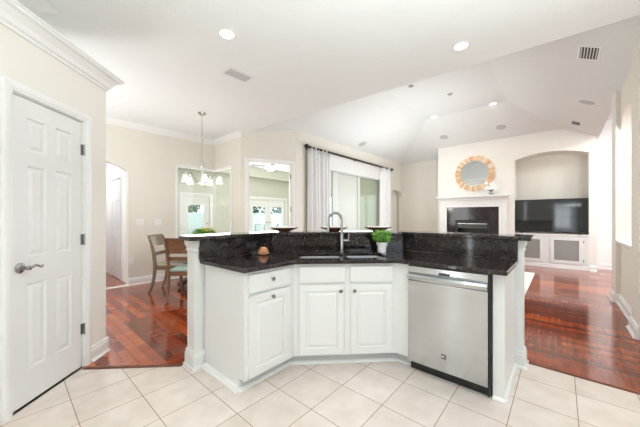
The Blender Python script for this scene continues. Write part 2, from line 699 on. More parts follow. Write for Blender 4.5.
# ------------------------------------------------------------------ walls
# dining wall with hallway arch and the notch of the corner window
mb_out = [(0, 0), (5.05, 0), (5.05, 0.75), (4.192, 0.75), (4.192, 2.30), (5.05, 2.30), (5.05, 3.0), (0, 3.0)]
wallplate('wall_dining', (-1.9, YD), (3.2, YD), mb_out, [seg_arch(0.34 + 1.9, 0.005, 1.45 + 1.9, 2.07, 2.24)], 0.13, M_WALL)
wallplate('wall_bay', (CX, 5.87), (CX, 4.83), [(0.0, 0), (1.04, 0), (1.04, 3.0), (0, 3.0), (0, 2.30), (0.67, 2.30), (0.67, 0.75), (0, 0.75)], [], 0.13, M_WALL)
DG0, DG1 = Vector((3.108, 4.83)), Vector((4.18, 4.35))
DL = (DG1 - DG0).length
wallplate('wall_angled', DG0, DG1, rect(0, 0, DL, 3.3), [rect(0.15, 0.004, 1.075, 2.40)], 0.12, M_WALL)
wallplate('wall_window', (4.18, YW), (9.6, YW), rect(0, 0, 5.42, 3.3), [rect(0.72, 0.03, 3.66, 2.43), arch(4.33, 0.004, 5.30, 1.95, 2.19)], 0.12, M_WALL)
mb = MB(); mb.box(8.3, 4.52, 0, 9.75, 4.60, 2.6)
mb.box(9.6, 4.4, 0, 9.7, 4.52, 2.6); mb.box(8.3, 4.47, 0, 8.38, 4.52, 2.6); mb.box(8.3, 4.47, 2.3, 9.7, 4.52, 2.4)
st(mb.build('wall_passage', M_WALL))
wallplate('wall_rear', (9.5, 4.5), (9.5, 2.7), rect(0, 0, 1.8, 3.3), [], 0.12, M_WALL)
# chimney breast / TV wall
zb = 3.62
NY0, NY1 = 0.915, -0.488
wallplate('wall_fireplace', (XB, 2.87), (XB, -0.62), rect(0, 0, 3.49, 3.36 + .25),
          [seg_arch(2.87 - NY0, 0.03, 2.87 - NY1, 2.735, 2.865), rect(0.50, 0.03, 1.40, 1.12)], 0.5, M_WALLW)
mb = MB(); mb.box(XB + 0.5, 2.87, 0, XB + 0.58, -0.62, 3.3)
st(mb.build('wall_niche_back', M_WALL))
# right hand wall with arches (face y = -0.65), piers stand 5 cm proud
RY = -0.65
wallplate('wall_right', (6.2, RY), (2.95, RY), rect(0, 0, 3.25, 3.12),
          [arch(0.35, 0.90, 1.53, 2.40, 2.71), arch(2.03, 0.90, 3.1, 2.40, 2.71)], 0.16, M_WALL)
mb = MB()
for (xa, xb) in ((5.83, 6.2), (4.22, 4.63), (2.95, 3.12)):
    mb.box(xa, RY - 0.0, 0, xb, -0.598, 3.12)
st(mb.build('wall_right_pier', M_WALL))
mb = MB(); mb.box(2.95, -3.4, 0, 3.03, -0.81, 3.6)
mb.box(2.95, -3.48, 0, 9.8, -3.4, 3.6)
st(mb.build('wall_foyer', M_WHITEW))
mb = MB(); mb.box(9.43, -3.4, 0, 9.53, -0.62, 3.6); mb.box(9.3, -0.7, 0, 9.43, -0.62, 3.6)
st(mb.build('wall_foyer_back', M_WHITEW))
# kitchen walls behind the camera, each with its window opening
wallplate('wall_kitchen', (-2.6, -3.0), (-2.6, 2.2), rect(0, 0, 5.2, 3.0), [rect(2.35, 0.35, 3.55, 2.1)], 0.12, M_WALL)
wallplate('wall_kitchen', (2.95, -3.0), (-2.7, -3.0), rect(0, 0, 5.65, 3.0), [rect(1.5, 0.75, 3.9, 2.2)], 0.12, M_WALL)
# sunroom
SY = 10.2
wallplate('wall_sunroom', (1.6, SY), (11.1, SY), rect(0, 0, 9.5, 3.5),
          [rect(2.58, 0.02, 3.58, 2.02), rect(5.42, 0.02, 7.45, 2.04)], 0.12, M_GREENW)
mb = MB(); mb.box(1.56, 6.0, 0, 1.62, 10.2, 3.5)
st(mb.build('wall_sunroom', M_GREENW))
wallplate('wall_sunroom', (11, 10.2), (11, 4.5), rect(0, 0, 5.7, 3.5), [rect(1.0, 0.6, 4.6, 2.3)], 0.1, M_GREENW)
mb = MB(); mb.box(9.7, 4.4, 0, 11.1, 4.5, 3.5)
st(mb.build('wall_sunroom', M_GREENW))
mb = MB()
mb.prism([(1.62, 6.0), (3.24, 6.0), (3.24, 5.0), (4.3, 4.48), (11.1, 4.48), (11.1, 10.3), (1.62, 10.3)], 3.4, 3.5)
st(mb.build('ceiling', M_WHITEW))
mb = MB(); mb.box(1.62, 9.9, 2.98, 11, 10.2, 3.4)
st(mb.build('trim_2', M_GREENW))
# hall behind the dining arch
mb = MB()
mb.box(0.25, 6.0, 0, 0.33, 9.2, 2.6); mb.box(0.25, 9.2, 0, 1.56, 9.3, 2.6)
mb.box(1.50, 6.0, 0, 1.56, 9.2, 2.6); mb.box(0.25, 6.0, 2.6, 1.56, 9.3, 2.66)
st(mb.build('wall_hall', M_WHITEW))
# dining side wall, out of the frame on the left
mb = MB(); mb.box(-1.9, 3.0, 0, -1.8, 6.0, 3.0)
st(mb.build('wall_dining_left', M_WALL))

# pantry box with its door wall
PR = struct_root('wall_pantry', (P0.x, P0.y, 0), PI / 4)   # local x along the wall, local -y towards the room
mb = MB()
vs, fs = plate(rect(-3.3, 0, PEND, 2.50), [rect(-0.008, 0.0, 0.572, 2.04)], 0.12)
mb.add([(s, d, z) for s, z, d in vs], fs)
mb.box(PEND - 0.12, 0.12, 0, PEND, 1.3, 2.50)
mb.box(-3.3, 0.12, 2.44, PEND, 1.3, 2.50)
mb.build('pantry_wall', M_WALLW, PR)
mb = MB()
crown = [(o * 0.86, z) for o, z in [(0, 2.41), (0.012, 2.41), (0.016, 2.43), (0.03, 2.437), (0.045, 2.47), (0.08, 2.505), (0.105, 2.512), (0.11, 2.528), (0.12, 2.53), (0.12, 2.542), (0, 2.542)]]


def crown_run(mb, x0, x1, mitre):
    n = len(crown)
    vs = [(x0, -o, z) for o, z in crown] + [(x1 + (o if mitre else 0), -o, z) for o, z in crown]
    fs = [(i, (i + 1) % n, n + (i + 1) % n, n + i) for i in range(n)] + [tuple(range(n)), tuple(reversed(range(n, 2 * n)))]
    mb.add(vs, fs)


crown_run(mb, -3.3, PEND, True)
n = len(crown)
vs = [(PEND + o, -o, z) for o, z in crown] + [(PEND + o, 1.3, z) for o, z in crown]
mb.add(vs, [(i, (i + 1) % n, n + (i + 1) % n, n + i) for i in range(n)] + [tuple(range(n)), tuple(reversed(range(n, 2 * n)))])
mb.build('crown_moulding', M_TRIM, PR)
BB = [(0, 0), (0.028, 0), (0.028, 0.012), (0.018, 0.024), (0.016, 0.03), (0.016, 0.095), (0.010, 0.112), (0.010, 0.125), (0, 0.135)]
mb = MB()
mb.sweep(BB, (0.63, 0), (PEND + 0.016, 0))
mb.sweep(BB, (PEND, -0.016), (PEND, 1.3))
mb.build('baseboard', M_TRIM, PR)
# soffit box of the kitchen ceiling above the pantry
mb = MB()
mb.add([(-1.5, 0.12, 2.90), (0.32, 0.12, 2.90), (0.32, 1.2, 2.90), (-1.5, 1.2, 2.90), (-1.5, 0.02, ZC), (0.42, 0.02, ZC), (0.42, 1.3, ZC), (-1.5, 1.3, ZC)],
       [(0, 3, 2, 1), (4, 5, 6, 7), (0, 1, 5, 4), (1, 2, 6, 5), (2, 3, 7, 6), (3, 0, 4, 7)],
       Matrix.Translation((P0.x, P0.y, 0)) @ Matrix.Rotation(PI / 4, 4, 'Z') @ Matrix.Translation((0.2, 0.20, 0)))
st(mb.build('trim_3', M_TRIM))

# pantry door
DR = struct_root('door_1', (P0.x, P0.y, 0), PI / 4)
mb = MB()
DW_, DH = 0.562, 2.03
st_, rl = 0.105, 0.10
c = 0.075
xs = [0.002, st_, (DW_ - c) / 2, (DW_ + c) / 2, DW_ - st_, DW_ - 0.002]
zs_ = [0.012, 0.225, 0.85, 1.03, 1.60, 1.72, 1.91, DH]
zs_ = [0.012, 0.23, 0.80, 0.98, 1.585, 1.685, 1.905, 2.022]


def six_panel(mb, xs, zs_, y0, th):
    # solid stiles / rails between the sunk fields, each field a moulded raised panel
    for i in range(len(xs) - 1):
        for j in range(len(zs_) - 1):
            xa, xb, za, zb_ = xs[i], xs[i + 1], zs_[j], zs_[j + 1]
            if i in (1, 3) and j in (1, 3, 5):
                loops = [(0, 0.0), (0.006, 0.010), (0.016, 0.011), (0.040, 0.003)]
                vs, fs = [], []
                for q, d in loops:
                    for (x, z) in ((xa + q, za + q), (xb - q, za + q), (xb - q, zb_ - q), (xa + q, zb_ - q)):
                        vs.append((x, y0 + d, z))
                for L in range(3):
                    for k in range(4):
                        a = L * 4 + k; b = L * 4 + (k + 1) % 4
                        fs.append((a, b, b + 4, a + 4))
                fs.append((12, 13, 14, 15))
                mb.add(vs, fs)
            else:
                mb.add([(xa, y0, za), (xb, y0, za), (xb, y0, zb_), (xa, y0, zb_)], [(0, 1, 2, 3)])
    X0, X1, Z0, Z1 = xs[0], xs[-1], zs_[0], zs_[-1]
    mb.add([(X0, y0 + th, Z0), (X1, y0 + th, Z0), (X1, y0 + th, Z1), (X0, y0 + th, Z1)], [(3, 2, 1, 0)])
    # rims
    mb.add([(X0, y0, Z0), (X0, y0 + th, Z0), (X0, y0 + th, Z1), (X0, y0, Z1)], [(0, 1, 2, 3)])
    mb.add([(X1, y0, Z0), (X1, y0 + th, Z0), (X1, y0 + th, Z1), (X1, y0, Z1)], [(3, 2, 1, 0)])
    mb.add([(X0, y0, Z1), (X1, y0, Z1), (X1, y0 + th, Z1), (X0, y0 + th, Z1)], [(0, 1, 2, 3)])
    mb.add([(X0, y0, Z0), (X1, y0, Z0), (X1, y0 + th, Z0), (X0, y0 + th, Z0)], [(3, 2, 1, 0)])


six_panel(mb, xs, zs_, 0.010, 0.035)
slab = mb.build('door_slab', M_DOOR, DR)
CAS = [(0, 0), (0.0, 0.012), (0.012, 0.014), (0.020, 0.018), (0.044, 0.020), (0.058, 0.016), (0.062, 0.008), (0.062, 0)]


def casing(mb, x0, x1, h, y0=0.0, w=0.062, sgn=-1):
    """moulded casing round an opening x0..x1, height h, in a local xz plane"""
    prof = [(o * w / 0.062, d) for o, d in CAS]
    n = len(prof)
    pts = []
    for o, d in prof:
        pts.append([(x0 - o, y0 + sgn * d, 0), (x0 - o, y0 + sgn * d, h + o), (x1 + o, y0 + sgn * d, h + o), (x1 + o, y0 + sgn * d, 0)])
    vs = [p for row in pts for p in row]
    fs = []
    for i in range(n):
        j = (i + 1) % n
        for k in range(3):
            fs.append((i * 4 + k, i * 4 + k + 1, j * 4 + k + 1, j * 4 + k))
    fs.append(tuple(i * 4 for i in range(n)))
    fs.append(tuple(i * 4 + 3 for i in reversed(range(n))))
    mb.add(vs, fs)


mb = MB(); casing(mb, -0.006, 0.570, 2.038)
mb.box(-0.008, 0.0, 0, 0.0, 0.12, 2.04); mb.box(0.564, 0.0, 0, 0.572, 0.12, 2.04); mb.box(-0.008, 0, 2.032, 0.572, 0.12, 2.04)
mb.build('door_casing', M_TRIM, DR)
for z in (1.80, 1.06, 0.32):
    mb = MB()
    mb.tube([(0.566, -0.004, z - 0.045), (0.566, -0.004, z + 0.045)], 0.007, 10)
    mb.box(0.545, 0.004, z - 0.043, 0.566, 0.009, z + 0.043)
    mb.build('hinge', M_HANDLE, DR)
mb = MB()
Mr = Matrix.Translation((0.058, 0.010, 0.915)) @ Matrix.Rotation(PI / 2, 4, 'X')
mb.lathe([(0.0, 0.0), (0.033, 0.0), (0.033, 0.006), (0.026, 0.012), (0.014, 0.016), (0.012, 0.05), (0.016, 0.055), (0.014, 0.064), (0.0, 0.066)], 24, Mr)
pts = [(0.058, -0.053, 0.915), (0.085, -0.056, 0.925), (0.098, -0.056, 0.928), (0.116, -0.055, 0.920), (0.132, -0.053, 0.910), (0.146, -0.05, 0.910), (0.153, -0.046, 0.918), (0.151, -0.043, 0.926)]
mb.tube(pts, [0.008, 0.008, 0.0075, 0.007, 0.0065, 0.007, 0.007, 0.004], 10)
tag(mb.build('door_handle', M_HANDLE, DR, smooth=True), 'curved pewter lever handle on a round rosette')
mb = MB(); mb.box(-0.009, -0.001, 0.875, -0.002, 0.004, 0.935)
mb.build('strike_plate', M_KNOB, DR)

# baseboards
def base(name, runs, prof=BB):
    mb = MB()
    for a, b in runs:
        mb.sweep(prof, a, b)
    o = mb.build(name, M_TRIM)
    return st(o)


base('baseboard_dining', [((1.45, YD), (3.108, YD)), ((-1.8, YD), (0.40, YD)), ((3.108, 5.87), (3.108, 4.83))])
base('baseboard_window', [((4.18, YW), (4.86, YW)), ((7.88, YW), (8.5, YW))])
base('baseboard_rear', [((9.5, YW), (9.5, 2.87))])
base('baseboard_fireplace', [((XB, -0.50), (XB, -0.62)), ((XB, 2.87), (XB, 2.80))])
BB2 = [(o * 1.5, z * 1.0) for o, z in BB]
base('baseboard_right', [((6.2, -0.598), (5.83, -0.598)), ((5.83, RY), (4.63, RY)), ((4.63, -0.598), (4.22, -0.598)), ((4.22, RY), (3.0, RY)), ((6.2, -0.8), (6.2, -0.598)), ((5.83, -0.598), (5.83, RY)), ((4.63, RY), (4.63, -0.598))], BB2)
base('baseboard_foyer', [((9.43, -0.7), (9.43, -3.4)), ((9.4, -3.4), (3.0, -3.4))])
# dining crown
CR = [(0, ZC), (0, ZC - 0.10), (0.012, ZC - 0.10), (0.02, ZC - 0.085), (0.05, ZC - 0.05), (0.075, ZC - 0.02), (0.085, ZC - 0.015), (0.085, ZC)]
mb = MB()
mb.sweep(CR, (-1.8, YD), (3.108, YD)); mb.sweep(CR, (3.108, YD), (3.108, 4.80))
st(mb.build('trim_4', M_TRIM))
# arch sills in the right-hand wall
for k, (xa, xb) in enumerate(((5.87, 4.65), (4.19, 3.08))):
    mb = MB()
    mb.box(xb, RY - 0.19, 0.885, xa, RY + 0.045, 0.91)
    mb.sweep([(0, 0.885), (0.03, 0.885), (0.022, 0.86), (0.01, 0.85), (0, 0.845)], (xa, RY), (xb, RY))
    st(mb.build('trim_%d' % (5 + k), M_TRIM, bevel=0.003))

# corner window
w = struct_root('window_1')
mb = MB()
mb.box(2.292, YD - 0.02, 2.27, 3.108, YD + 0.03, 2.315); mb.box(2.262, YD - 0.02, 0.72, 2.300, YD + 0.03, 2.315)
mb.box(CX - 0.02, 5.20, 2.27, CX + 0.03, YD, 2.315); mb.box(CX - 0.02, 5.17, 0.72, CX + 0.03, 5.205, 2.315)
mb.box(2.262, YD - 0.05, 0.72, 3.108, YD + 0.1, 0.755); mb.box(CX - 0.05, 5.17, 0.72, CX + 0.1, YD, 0.755)
mb.build('window_frame', M_TRIM, w, bevel=0.003)
mb = MB(); mb.box(2.30, YD + 0.03, 0.755, 3.16, YD + 0.038, 2.27)
mb.build('pane', M_GLASS, w)
mb = MB(); mb.box(CX + 0.045, 5.205, 0.755, CX + 0.053, YD + 0.03, 2.27)
mb.build('pane', M_GLASS, w)

# doorway in the angled wall
ang = math.atan2(DG1.y - DG0.y, DG1.x - DG0.x)
d2 = struct_root('door_2', (DG0.x, DG0.y, 0), ang)
mb = MB(); casing(mb, 0.148, 1.077, 2.39, w=0.07)
mb.box(0.143, 0, 0, 0.160, 0.13, 2.40); mb.box(1.055, 0, 0, 1.082, 0.13, 2.40); mb.box(0.143, 0, 2.385, 1.08, 0.13, 2.41)
mb.box(0.165, 0.05, 0, 0.178, 0.09, 2.34); mb.box(1.042, 0.05, 0, 1.055, 0.09, 2.34); mb.box(0.165, 0.05, 2.377, 1.055, 0.09, 2.39)
mb.build('door_casing', M_TRIM, d2)
for z in (2.12, 1.42, 0.3):
    mb = MB(); mb.box(1.049, 0.006, z - 0.055, 1.056, 0.04, z + 0.055)
    mb.tube([(1.05, 0.008, z - 0.055), (1.05, 0.008, z + 0.055)], 0.009, 8)
    mb.build('hinge', M_KNOB, d2)
# leaf folded back into the sunroom
mb = MB()
mb.box(0, -0.04, 0.01, 0.86, 0, 2.32, Matrix.Translation((1.10, 0.14, 0)) @ Matrix.Rotation(math.radians(60), 4, 'Z'))
mb.build('door_slab', M_DOOR, d2)

# hall door
hd = struct_root('door_3', (1.5, 7.25, 0), -PI / 2)
mb = MB()
six_panel(mb, [0, 0.11, 0.30, 0.40, 0.59, 0.70], [0.012, 0.23, 0.80, 0.98, 1.585, 1.685, 1.905, 2.01], -0.012, 0.03)
mb.build('door_slab', M_DOOR, hd)
mb = MB(); casing(mb, -0.01, 0.71, 2.02, y0=0.0, w=0.08)
mb.build('door_casing', M_TRIM, hd)
mb = MB(); mb.box(-0.01, -0.014, 2.005, 0.71, 0.0, 2.022)
mb.box(0.70, -0.014, 0, 0.712, 0, 2.02)
mb.build('shadow_gap', plain('gap_grey', (0.09, 0.08, 0.07), 0.6), hd)

# slider in the window wall
w = struct_root('window_2')
mb = MB()
Xa, Xb = 4.91, 7.83
fr = plain('slider_frame', (0.62, 0.64, 0.63), 0.4, 0.2)
mb.box(Xa, YW - 0.01, 2.39, Xb, YW + 0.1, 2.43); mb.box(Xa, YW - 0.01, 0.0, Xb, YW + 0.1, 0.05)
mb.box(Xa, YW - 0.01, 0, Xa + 0.05, YW + 0.1, 2.43); mb.box(Xb - 0.05, YW - 0.01, 0, Xb, YW + 0.1, 2.43)
mb.box(5.48, YW + 0.01, 0.05, 5.69, YW + 0.07, 2.39); mb.box(6.62, YW + 0.01, 0.05, 6.74, YW + 0.07, 2.39)
mb.build('window_frame', fr, w, bevel=0.003)
for xa, xb, m in ((4.96, 5.48, M_GLASS), (5.69, 6.62, M_FROST), (6.74, 7.78, M_FROST2)):
    mb = MB(); mb.box(xa, YW + 0.035, 0.05, xb, YW + 0.043, 2.39)
    mb.build('pane', m, w)

# sunroom doors
def french(name, x0, x1, leaves, h):
    r = struct_root(name, (x0, SY, 0), 0)
    W_ = x1 - x0
    mb = MB(); casing(mb, 0, W_, h, w=0.12)
    mb.build('door_casing', M_TRIM, r)
    lw = W_ / leaves
    for k in range(leaves):
        a, b = k * lw, (k + 1) * lw
        s = 0.20 if leaves == 1 else 0.17
        mb = MB()
        mb.box(a + 0.01, 0.03, 0.02, a + s, 0.075, h); mb.box(b - s, 0.03, 0.02, b - 0.01, 0.075, h)
        mb.box(a + s, 0.03, 0.02, b - s, 0.075, 0.28); mb.box(a + s, 0.03, h - 0.33, b - s, 0.075, h)
        lf = mb.build('door_leaf', M_TRIM, r, bevel=0.004)
        mb = MB(); mb.box(a + s, 0.048, 0.28, b - s, 0.054, h - 0.33)
        mb.build('pane', M_GLASS, lf)
        mb = MB(); mb.tube([(b - 0.09 if k == 0 else a + 0.09, 0.03, 1.0), (b - 0.09 if k == 0 else a + 0.09, -0.03, 1.0)], 0.022, 10)
        mb.build('door_handle', M_KNOB, lf)


french('door_4', 4.18, 5.18, 1, 2.02)
french('door_5', 7.02, 9.05, 2, 2.04)
w = struct_root('window_3')
mb = MB()
for y in (9.2, 8.0, 6.8, 5.6):
    mb.box(11.0, y - 0.03, 0.6, 11.06, y + 0.03, 2.3)
mb.box(11.0, 5.6, 0.6, 11.06, 9.2, 0.65); mb.box(11.0, 5.6, 2.25, 11.06, 9.2, 2.3)
mb.build('window_frame', M_TRIM, w)
mb = MB(); mb.box(11.03, 5.6, 0.65, 11.036, 9.2, 2.25)
mb.build('pane', M_GLASS, w)
# kitchen windows behind the camera
for nm, M_ in (('window_4', Matrix.Translation((-2.6, -0.65, 0)) @ Matrix.Rotation(PI / 2, 4, 'Z')), ('window_5', Matrix.Translation((1.45, -3.0, 0)) @ Matrix.Rotation(PI, 4, 'Z'))):
    w = struct_root(nm)
    L, z0, z1 = (1.2, 0.35, 2.1) if nm == 'window_4' else (2.4, 0.75, 2.2)
    mb = MB()
    for a in (0, L / 2, L):
        mb.box(a - 0.025, 0.0, z0, a + 0.025, 0.05, z1, M_)
    for z in (z0, (z0 + z1) / 2, z1):
        mb.box(-0.02, 0.0, z - 0.02, L + 0.02, 0.05, z + 0.02, M_)
    mb.build('window_frame', M_TRIM, w)

# ------------------------------------------------------------------ garden outside
mb = MB(); mb.box(-6, 10.35, -0.2, 24, 30, -0.08); mb.box(11.2, -6, -0.2, 24, 10.35, -0.08)
mb.box(-12, -16, -0.2, -2.8, 8, -0.08); mb.box(-2.8, -16, -0.2, 11.2, -3.6, -0.08)
g = mb.build('lawn', plain('grass', (0.10, 0.22, 0.04), 0.9, var=0.4, vscale=20, bump=0.5))
st(g)
fr_ = thing('vinyl_fence', 'white vinyl privacy fence in the garden beyond the glass doors', 'fence', (3, 14.2, -0.08))
mb = MB()
for k in range(50):
    mb.box(k * 0.25, 0, 0.06, k * 0.25 + 0.242, 0.03, 1.50)
pf = plain('white_vinyl', (0.85, 0.87, 0.87), 0.4)
mb.build('fence_panel', pf, fr_)
mb = MB()
for z in (0.06, 1.5):
    mb.box(0, -0.02, z - 0.05, 12.5, 0.05, z + 0.05)
mb.build('rail', pf, fr_)
for k in range(6):
    mb = MB(); mb.box(k * 2.5 - 0.06, -0.05, 0, k * 2.5 + 0.06, 0.07, 1.62); mb.add([(k * 2.5 - 0.07, -0.06, 1.62), (k * 2.5 + 0.07, -0.06, 1.62), (k * 2.5 + 0.07, 0.08, 1.62), (k * 2.5 - 0.07, 0.08, 1.62), (k * 2.5, 0.01, 1.68)], [(0, 1, 4), (1, 2, 4), (2, 3, 4), (3, 0, 4), (3, 2, 1, 0)])
    mb.build('post', pf, fr_)


def leafball(mb, c, rx, ry, rz, n, size, rnd):
    for _ in range(n):
        a, b = rnd.uniform(0, 2 * PI), math.acos(rnd.uniform(-1, 1))
        r = rnd.uniform(0.6, 1) ** 0.5
        p = Vector((c[0] + rx * r * math.sin(b) * math.cos(a), c[1] + ry * r * math.sin(b) * math.sin(a), c[2] + rz * r * math.cos(b)))
        M = Matrix.Translation(p) @ Matrix.Rotation(rnd.uniform(0, 6.28), 4, 'Z') @ Matrix.Rotation(rnd.uniform(-1.2, 1.2), 4, 'X') @ Matrix.Rotation(rnd.uniform(-1, 1), 4, 'Y')
        s = size * rnd.uniform(0.7, 1.3)
        mb.add([(0, 0, 0), (s * 0.35, s * 0.5, s * 0.08), (0, s, 0), (-s * 0.35, s * 0.5, s * 0.08)], [(0, 1, 2), (0, 2, 3)], M)


rnd = random.Random(3)
M_LEAFD = plain('dark_leaf', (0.04, 0.15, 0.06), 0.6, var=0.4)
M_LEAFB = plain('bright_leaf', (0.14, 0.33, 0.06), 0.6, var=0.35)
M_BARK = plain('bark', (0.12, 0.08, 0.05), 0.9, var=0.3)
for k, (x, y, h) in enumerate(((3.0, 16.5, 2.9), (6.5, 17.0, 3.3), (9.9, 16.6, 2.8), (13.3, 17.2, 3.1), (16.9, 16.8, 3.0))):
    t = thing('garden_tree', ['dark green tree above the fence, seen through the corner window', 'dark green tree behind the fence between the two sunroom doors',
                              'dark green tree above the fence, seen through the left French door leaf', 'dark green tree above the fence, seen through the right French door leaf',
                              'dark green tree at the far right end of the fence'][k], 'tree', (x, y, -0.08), 0, 'trees behind the white fence')
    mb = MB(); leafball(mb, (0, 0, h * 0.62), 1.5, 0.9, h * 0.42, 1500, 0.24, rnd)
    mb.build('foliage', M_LEAFD, t, weld=False)
    mb = MB(); mb.tube([(0, 0, 0), (0.05, 0, h * 0.35), (0, 0.05, h * 0.7)], [0.11, 0.08, 0.04], 8)
    mb.build('trunk', M_BARK, t)
for k, (x, y) in enumerate(((4.9, 13.1), (6.4, 13.2))):
    t = thing('garden_shrub', ['bright green low shrub in front of the fence, seen through the corner window', 'bright green low shrub right of the glass door in front of the fence'][k], 'shrub', (x, y, -0.08))
    mb = MB(); leafball(mb, (0, 0, 0.42), 0.6, 0.35, 0.36, 900, 0.09, rnd)
    mb.build('foliage', M_LEAFB, t, weld=False)
    mb = MB(); mb.tube([(0, 0, 0), (0, 0, 0.4)], 0.03, 8)
    mb.build('stem', M_BARK, t)
# patio chairs outside the French doors
M_PAT = plain('patio_metal', (0.25, 0.25, 0.24), 0.5, 0.4)


def patio_chair(loc, rz, label):
    t = thing('patio_chair', label, 'chair', loc, rz, 'patio chairs outside the French doors')
    for sx in (-0.24, 0.24):
        mb = MB(); mb.tube([(sx, -0.24, 0), (sx, -0.22, 0.62)], 0.014, 8); mb.build('leg', M_PAT, t)
        mb = MB(); mb.tube([(sx, 0.24, 0), (sx, 0.22, 0.5), (sx, 0.30, 0.95)], 0.014, 8); mb.build('leg', M_PAT, t)
        mb = MB(); mb.tube([(sx, -0.24, 0.62), (sx, 0.24, 0.62)], 0.016, 8); mb.build('armrest', M_PAT, t)
    mb = MB(); mb.box(-0.24, -0.24, 0.40, 0.24, 0.24, 0.44); mb.build('seat', plain('patio_sling', (0.6, 0.6, 0.57), 0.7), t, bevel=0.01)
    mb = MB()
    for k in range(6):
        mb.tube([(-0.2 + 0.08 * k, 0.24, 0.5), (-0.2 + 0.08 * k, 0.30, 0.92)], 0.009, 6)
    mb.tube([(-0.24, 0.30, 0.93), (0.24, 0.30, 0.93)], 0.014, 8)
    mb.build('backrest', M_PAT, t)


patio_chair((8.9, 12.0, -0.08), 2.4, 'grey metal patio chair outside, nearer the left French door leaf')
patio_chair((9.9, 12.2, -0.08), -2.5, 'grey metal patio chair outside, nearer the right French door leaf')

# ------------------------------------------------------------------ peninsula: half wall and columns
HW = struct_root('wall_peninsula')
mb = MB()
mb.prism([(1.083, 2.243), (1.806, 2.243), (2.783, 1.266), (2.783, 0.31), (2.915, 0.31), (2.915, 1.32), (1.86, 2.375), (1.083, 2.375)], 0, 1.053)
mb.build('half_wall', M_CAB, HW)


def post_block(name, x0, y0, x1, y1):
    mb = MB()
    mb.box(x0, y0, 0, x1, y1, 1.053)
    # base and capital as stacked offset rings
    def ring(prof):
        vs, fs = [], []
        n = len(prof)
        for o, z in prof:
            vs += [(x0 - o, y0 - o, z), (x1 + o, y0 - o, z), (x1 + o, y1 + o, z), (x0 - o, y1 + o, z)]
        for i in range(n - 1):
            for k in range(4):
                a, b = i * 4 + k, i * 4 + (k + 1) % 4
                fs.append((a, b, b + 4, a + 4))
        fs.append((0, 3, 2, 1)); fs.append(tuple(range((n - 1) * 4, n * 4)))
        mb.add(vs, fs)
    ring([(0.028, 0), (0.028, 0.012), (0.018, 0.024), (0.016, 0.03), (0.016, 0.105), (0.010, 0.12), (0.010, 0.135), (0.0005, 0.148)])
    ring([(0.0005, 0.955), (0.008, 0.962), (0.008, 0.975), (0.004, 0.985), (0.016, 1.015), (0.018, 1.04), (0.018, 1.053)])
    mb.build(name, M_CAB, HW)


post_block('column', 1.012, 2.246, 1.088, 2.378)
post_block('column', 2.800, 0.233, 2.925, 0.305)
# bar slab and backsplash
bt = thing('bar_countertop', 'raised black granite bar top along the back of the white peninsula', 'countertop', (0, 0, 0))


def slab_obj(name, outline, holes, z0, z1, bev, parent):
    vs, fs = plate(outline, holes, z1 - z0, bev)
    mb = MB(); mb.add([(x, y, z + z0) for x, y, z in vs], fs)
    return mb.build(name, M_GRAN, parent)


slab_obj('bar_slab', [(0.965, 2.18), (1.79, 2.18), (2.722, 1.248), (2.722, 0.175), (2.98, 0.175), (3.04, 0.26), (3.04, 1.37), (1.95, 2.46), (1.02, 2.46), (0.95, 2.40), (0.95, 2.195)], [], 1.054, 1.090, 0.008, bt)
mb = MB()
mb.prism([(1.045, 2.223), (1.798, 2.223), (2.763, 1.258), (2.763, 0.265), (2.782, 0.265), (2.782, 1.265), (1.805, 2.242), (1.045, 2.242)], 0.894, 1.054)
mb.build('backsplash', M_GRAN, bt)
# lower counter
ct = thing('kitchen_countertop', 'black granite worktop with sink cutout on the white peninsula cabinets', 'countertop', (0, 0, 0))
A0 = Vector((1.56, 1.65)); LX = Vector((1 / S2, -1 / S2)); LY = Vector((1 / S2, 1 / S2))


def loc2(x, y):
    q = A0 + LX * x + LY * y
    return (q.x, q.y)


def rrect(x0, y0, x1, y1, r, n=5):
    pts = []
    for cx, cy, a0 in ((x1 - r, y0 + r, -PI / 2), (x1 - r, y1 - r, 0), (x0 + r, y1 - r, PI / 2), (x0 + r, y0 + r, PI)):
        for k in range(n + 1):
            a = a0 + PI / 2 * k / n
            pts.append((cx + r * math.cos(a), cy + r * math.sin(a)))
    return pts


BW = [(0.045, 0.065, 0.44, 0.405), (0.465, 0.065, 0.825, 0.405)]
holes = [[loc2(*p) for p in rrect(*b, 0.05)] for b in BW]
slab_obj('worktop', [(1.055, 1.605), (1.535, 1.605), (2.125, 1.015), (2.125, 0.258), (2.762, 0.258), (2.762, 1.257), (1.797, 2.222), (1.045, 2.222)], holes, 0.863, 0.894, 0.007, ct)

# cabinets ---------------------------------------------------------
def knob(x, y, z, parent):
    mb = MB()
    mb.lathe([(0.0, 0), (0.006, 0), (0.005, 0.012), (0.013, 0.018), (0.015, 0.024), (0.011, 0.03), (0, 0.031)], 16, Matrix.Translation((x, y, z)) @ Matrix.Rotation(PI / 2, 4, 'X'))
    return mb.build('knob', M_KNOB, parent, smooth=True)


def drawer_front(name, x0, z0, x1, z1, parent, y=-0.02):
    mb = MB(); mb.box(x0, y, z0, x1, 0.0, z1)
    return mb.build(name, M_CAB, parent, bevel=0.005, segs=2)


def cab_door(x0, z0, x1, z1, parent, y=-0.02):
    mb = MB(); panel_face(mb, x0, z0, x1, z1, y, 0.055)
    return mb.build('door', M_CAB, parent)


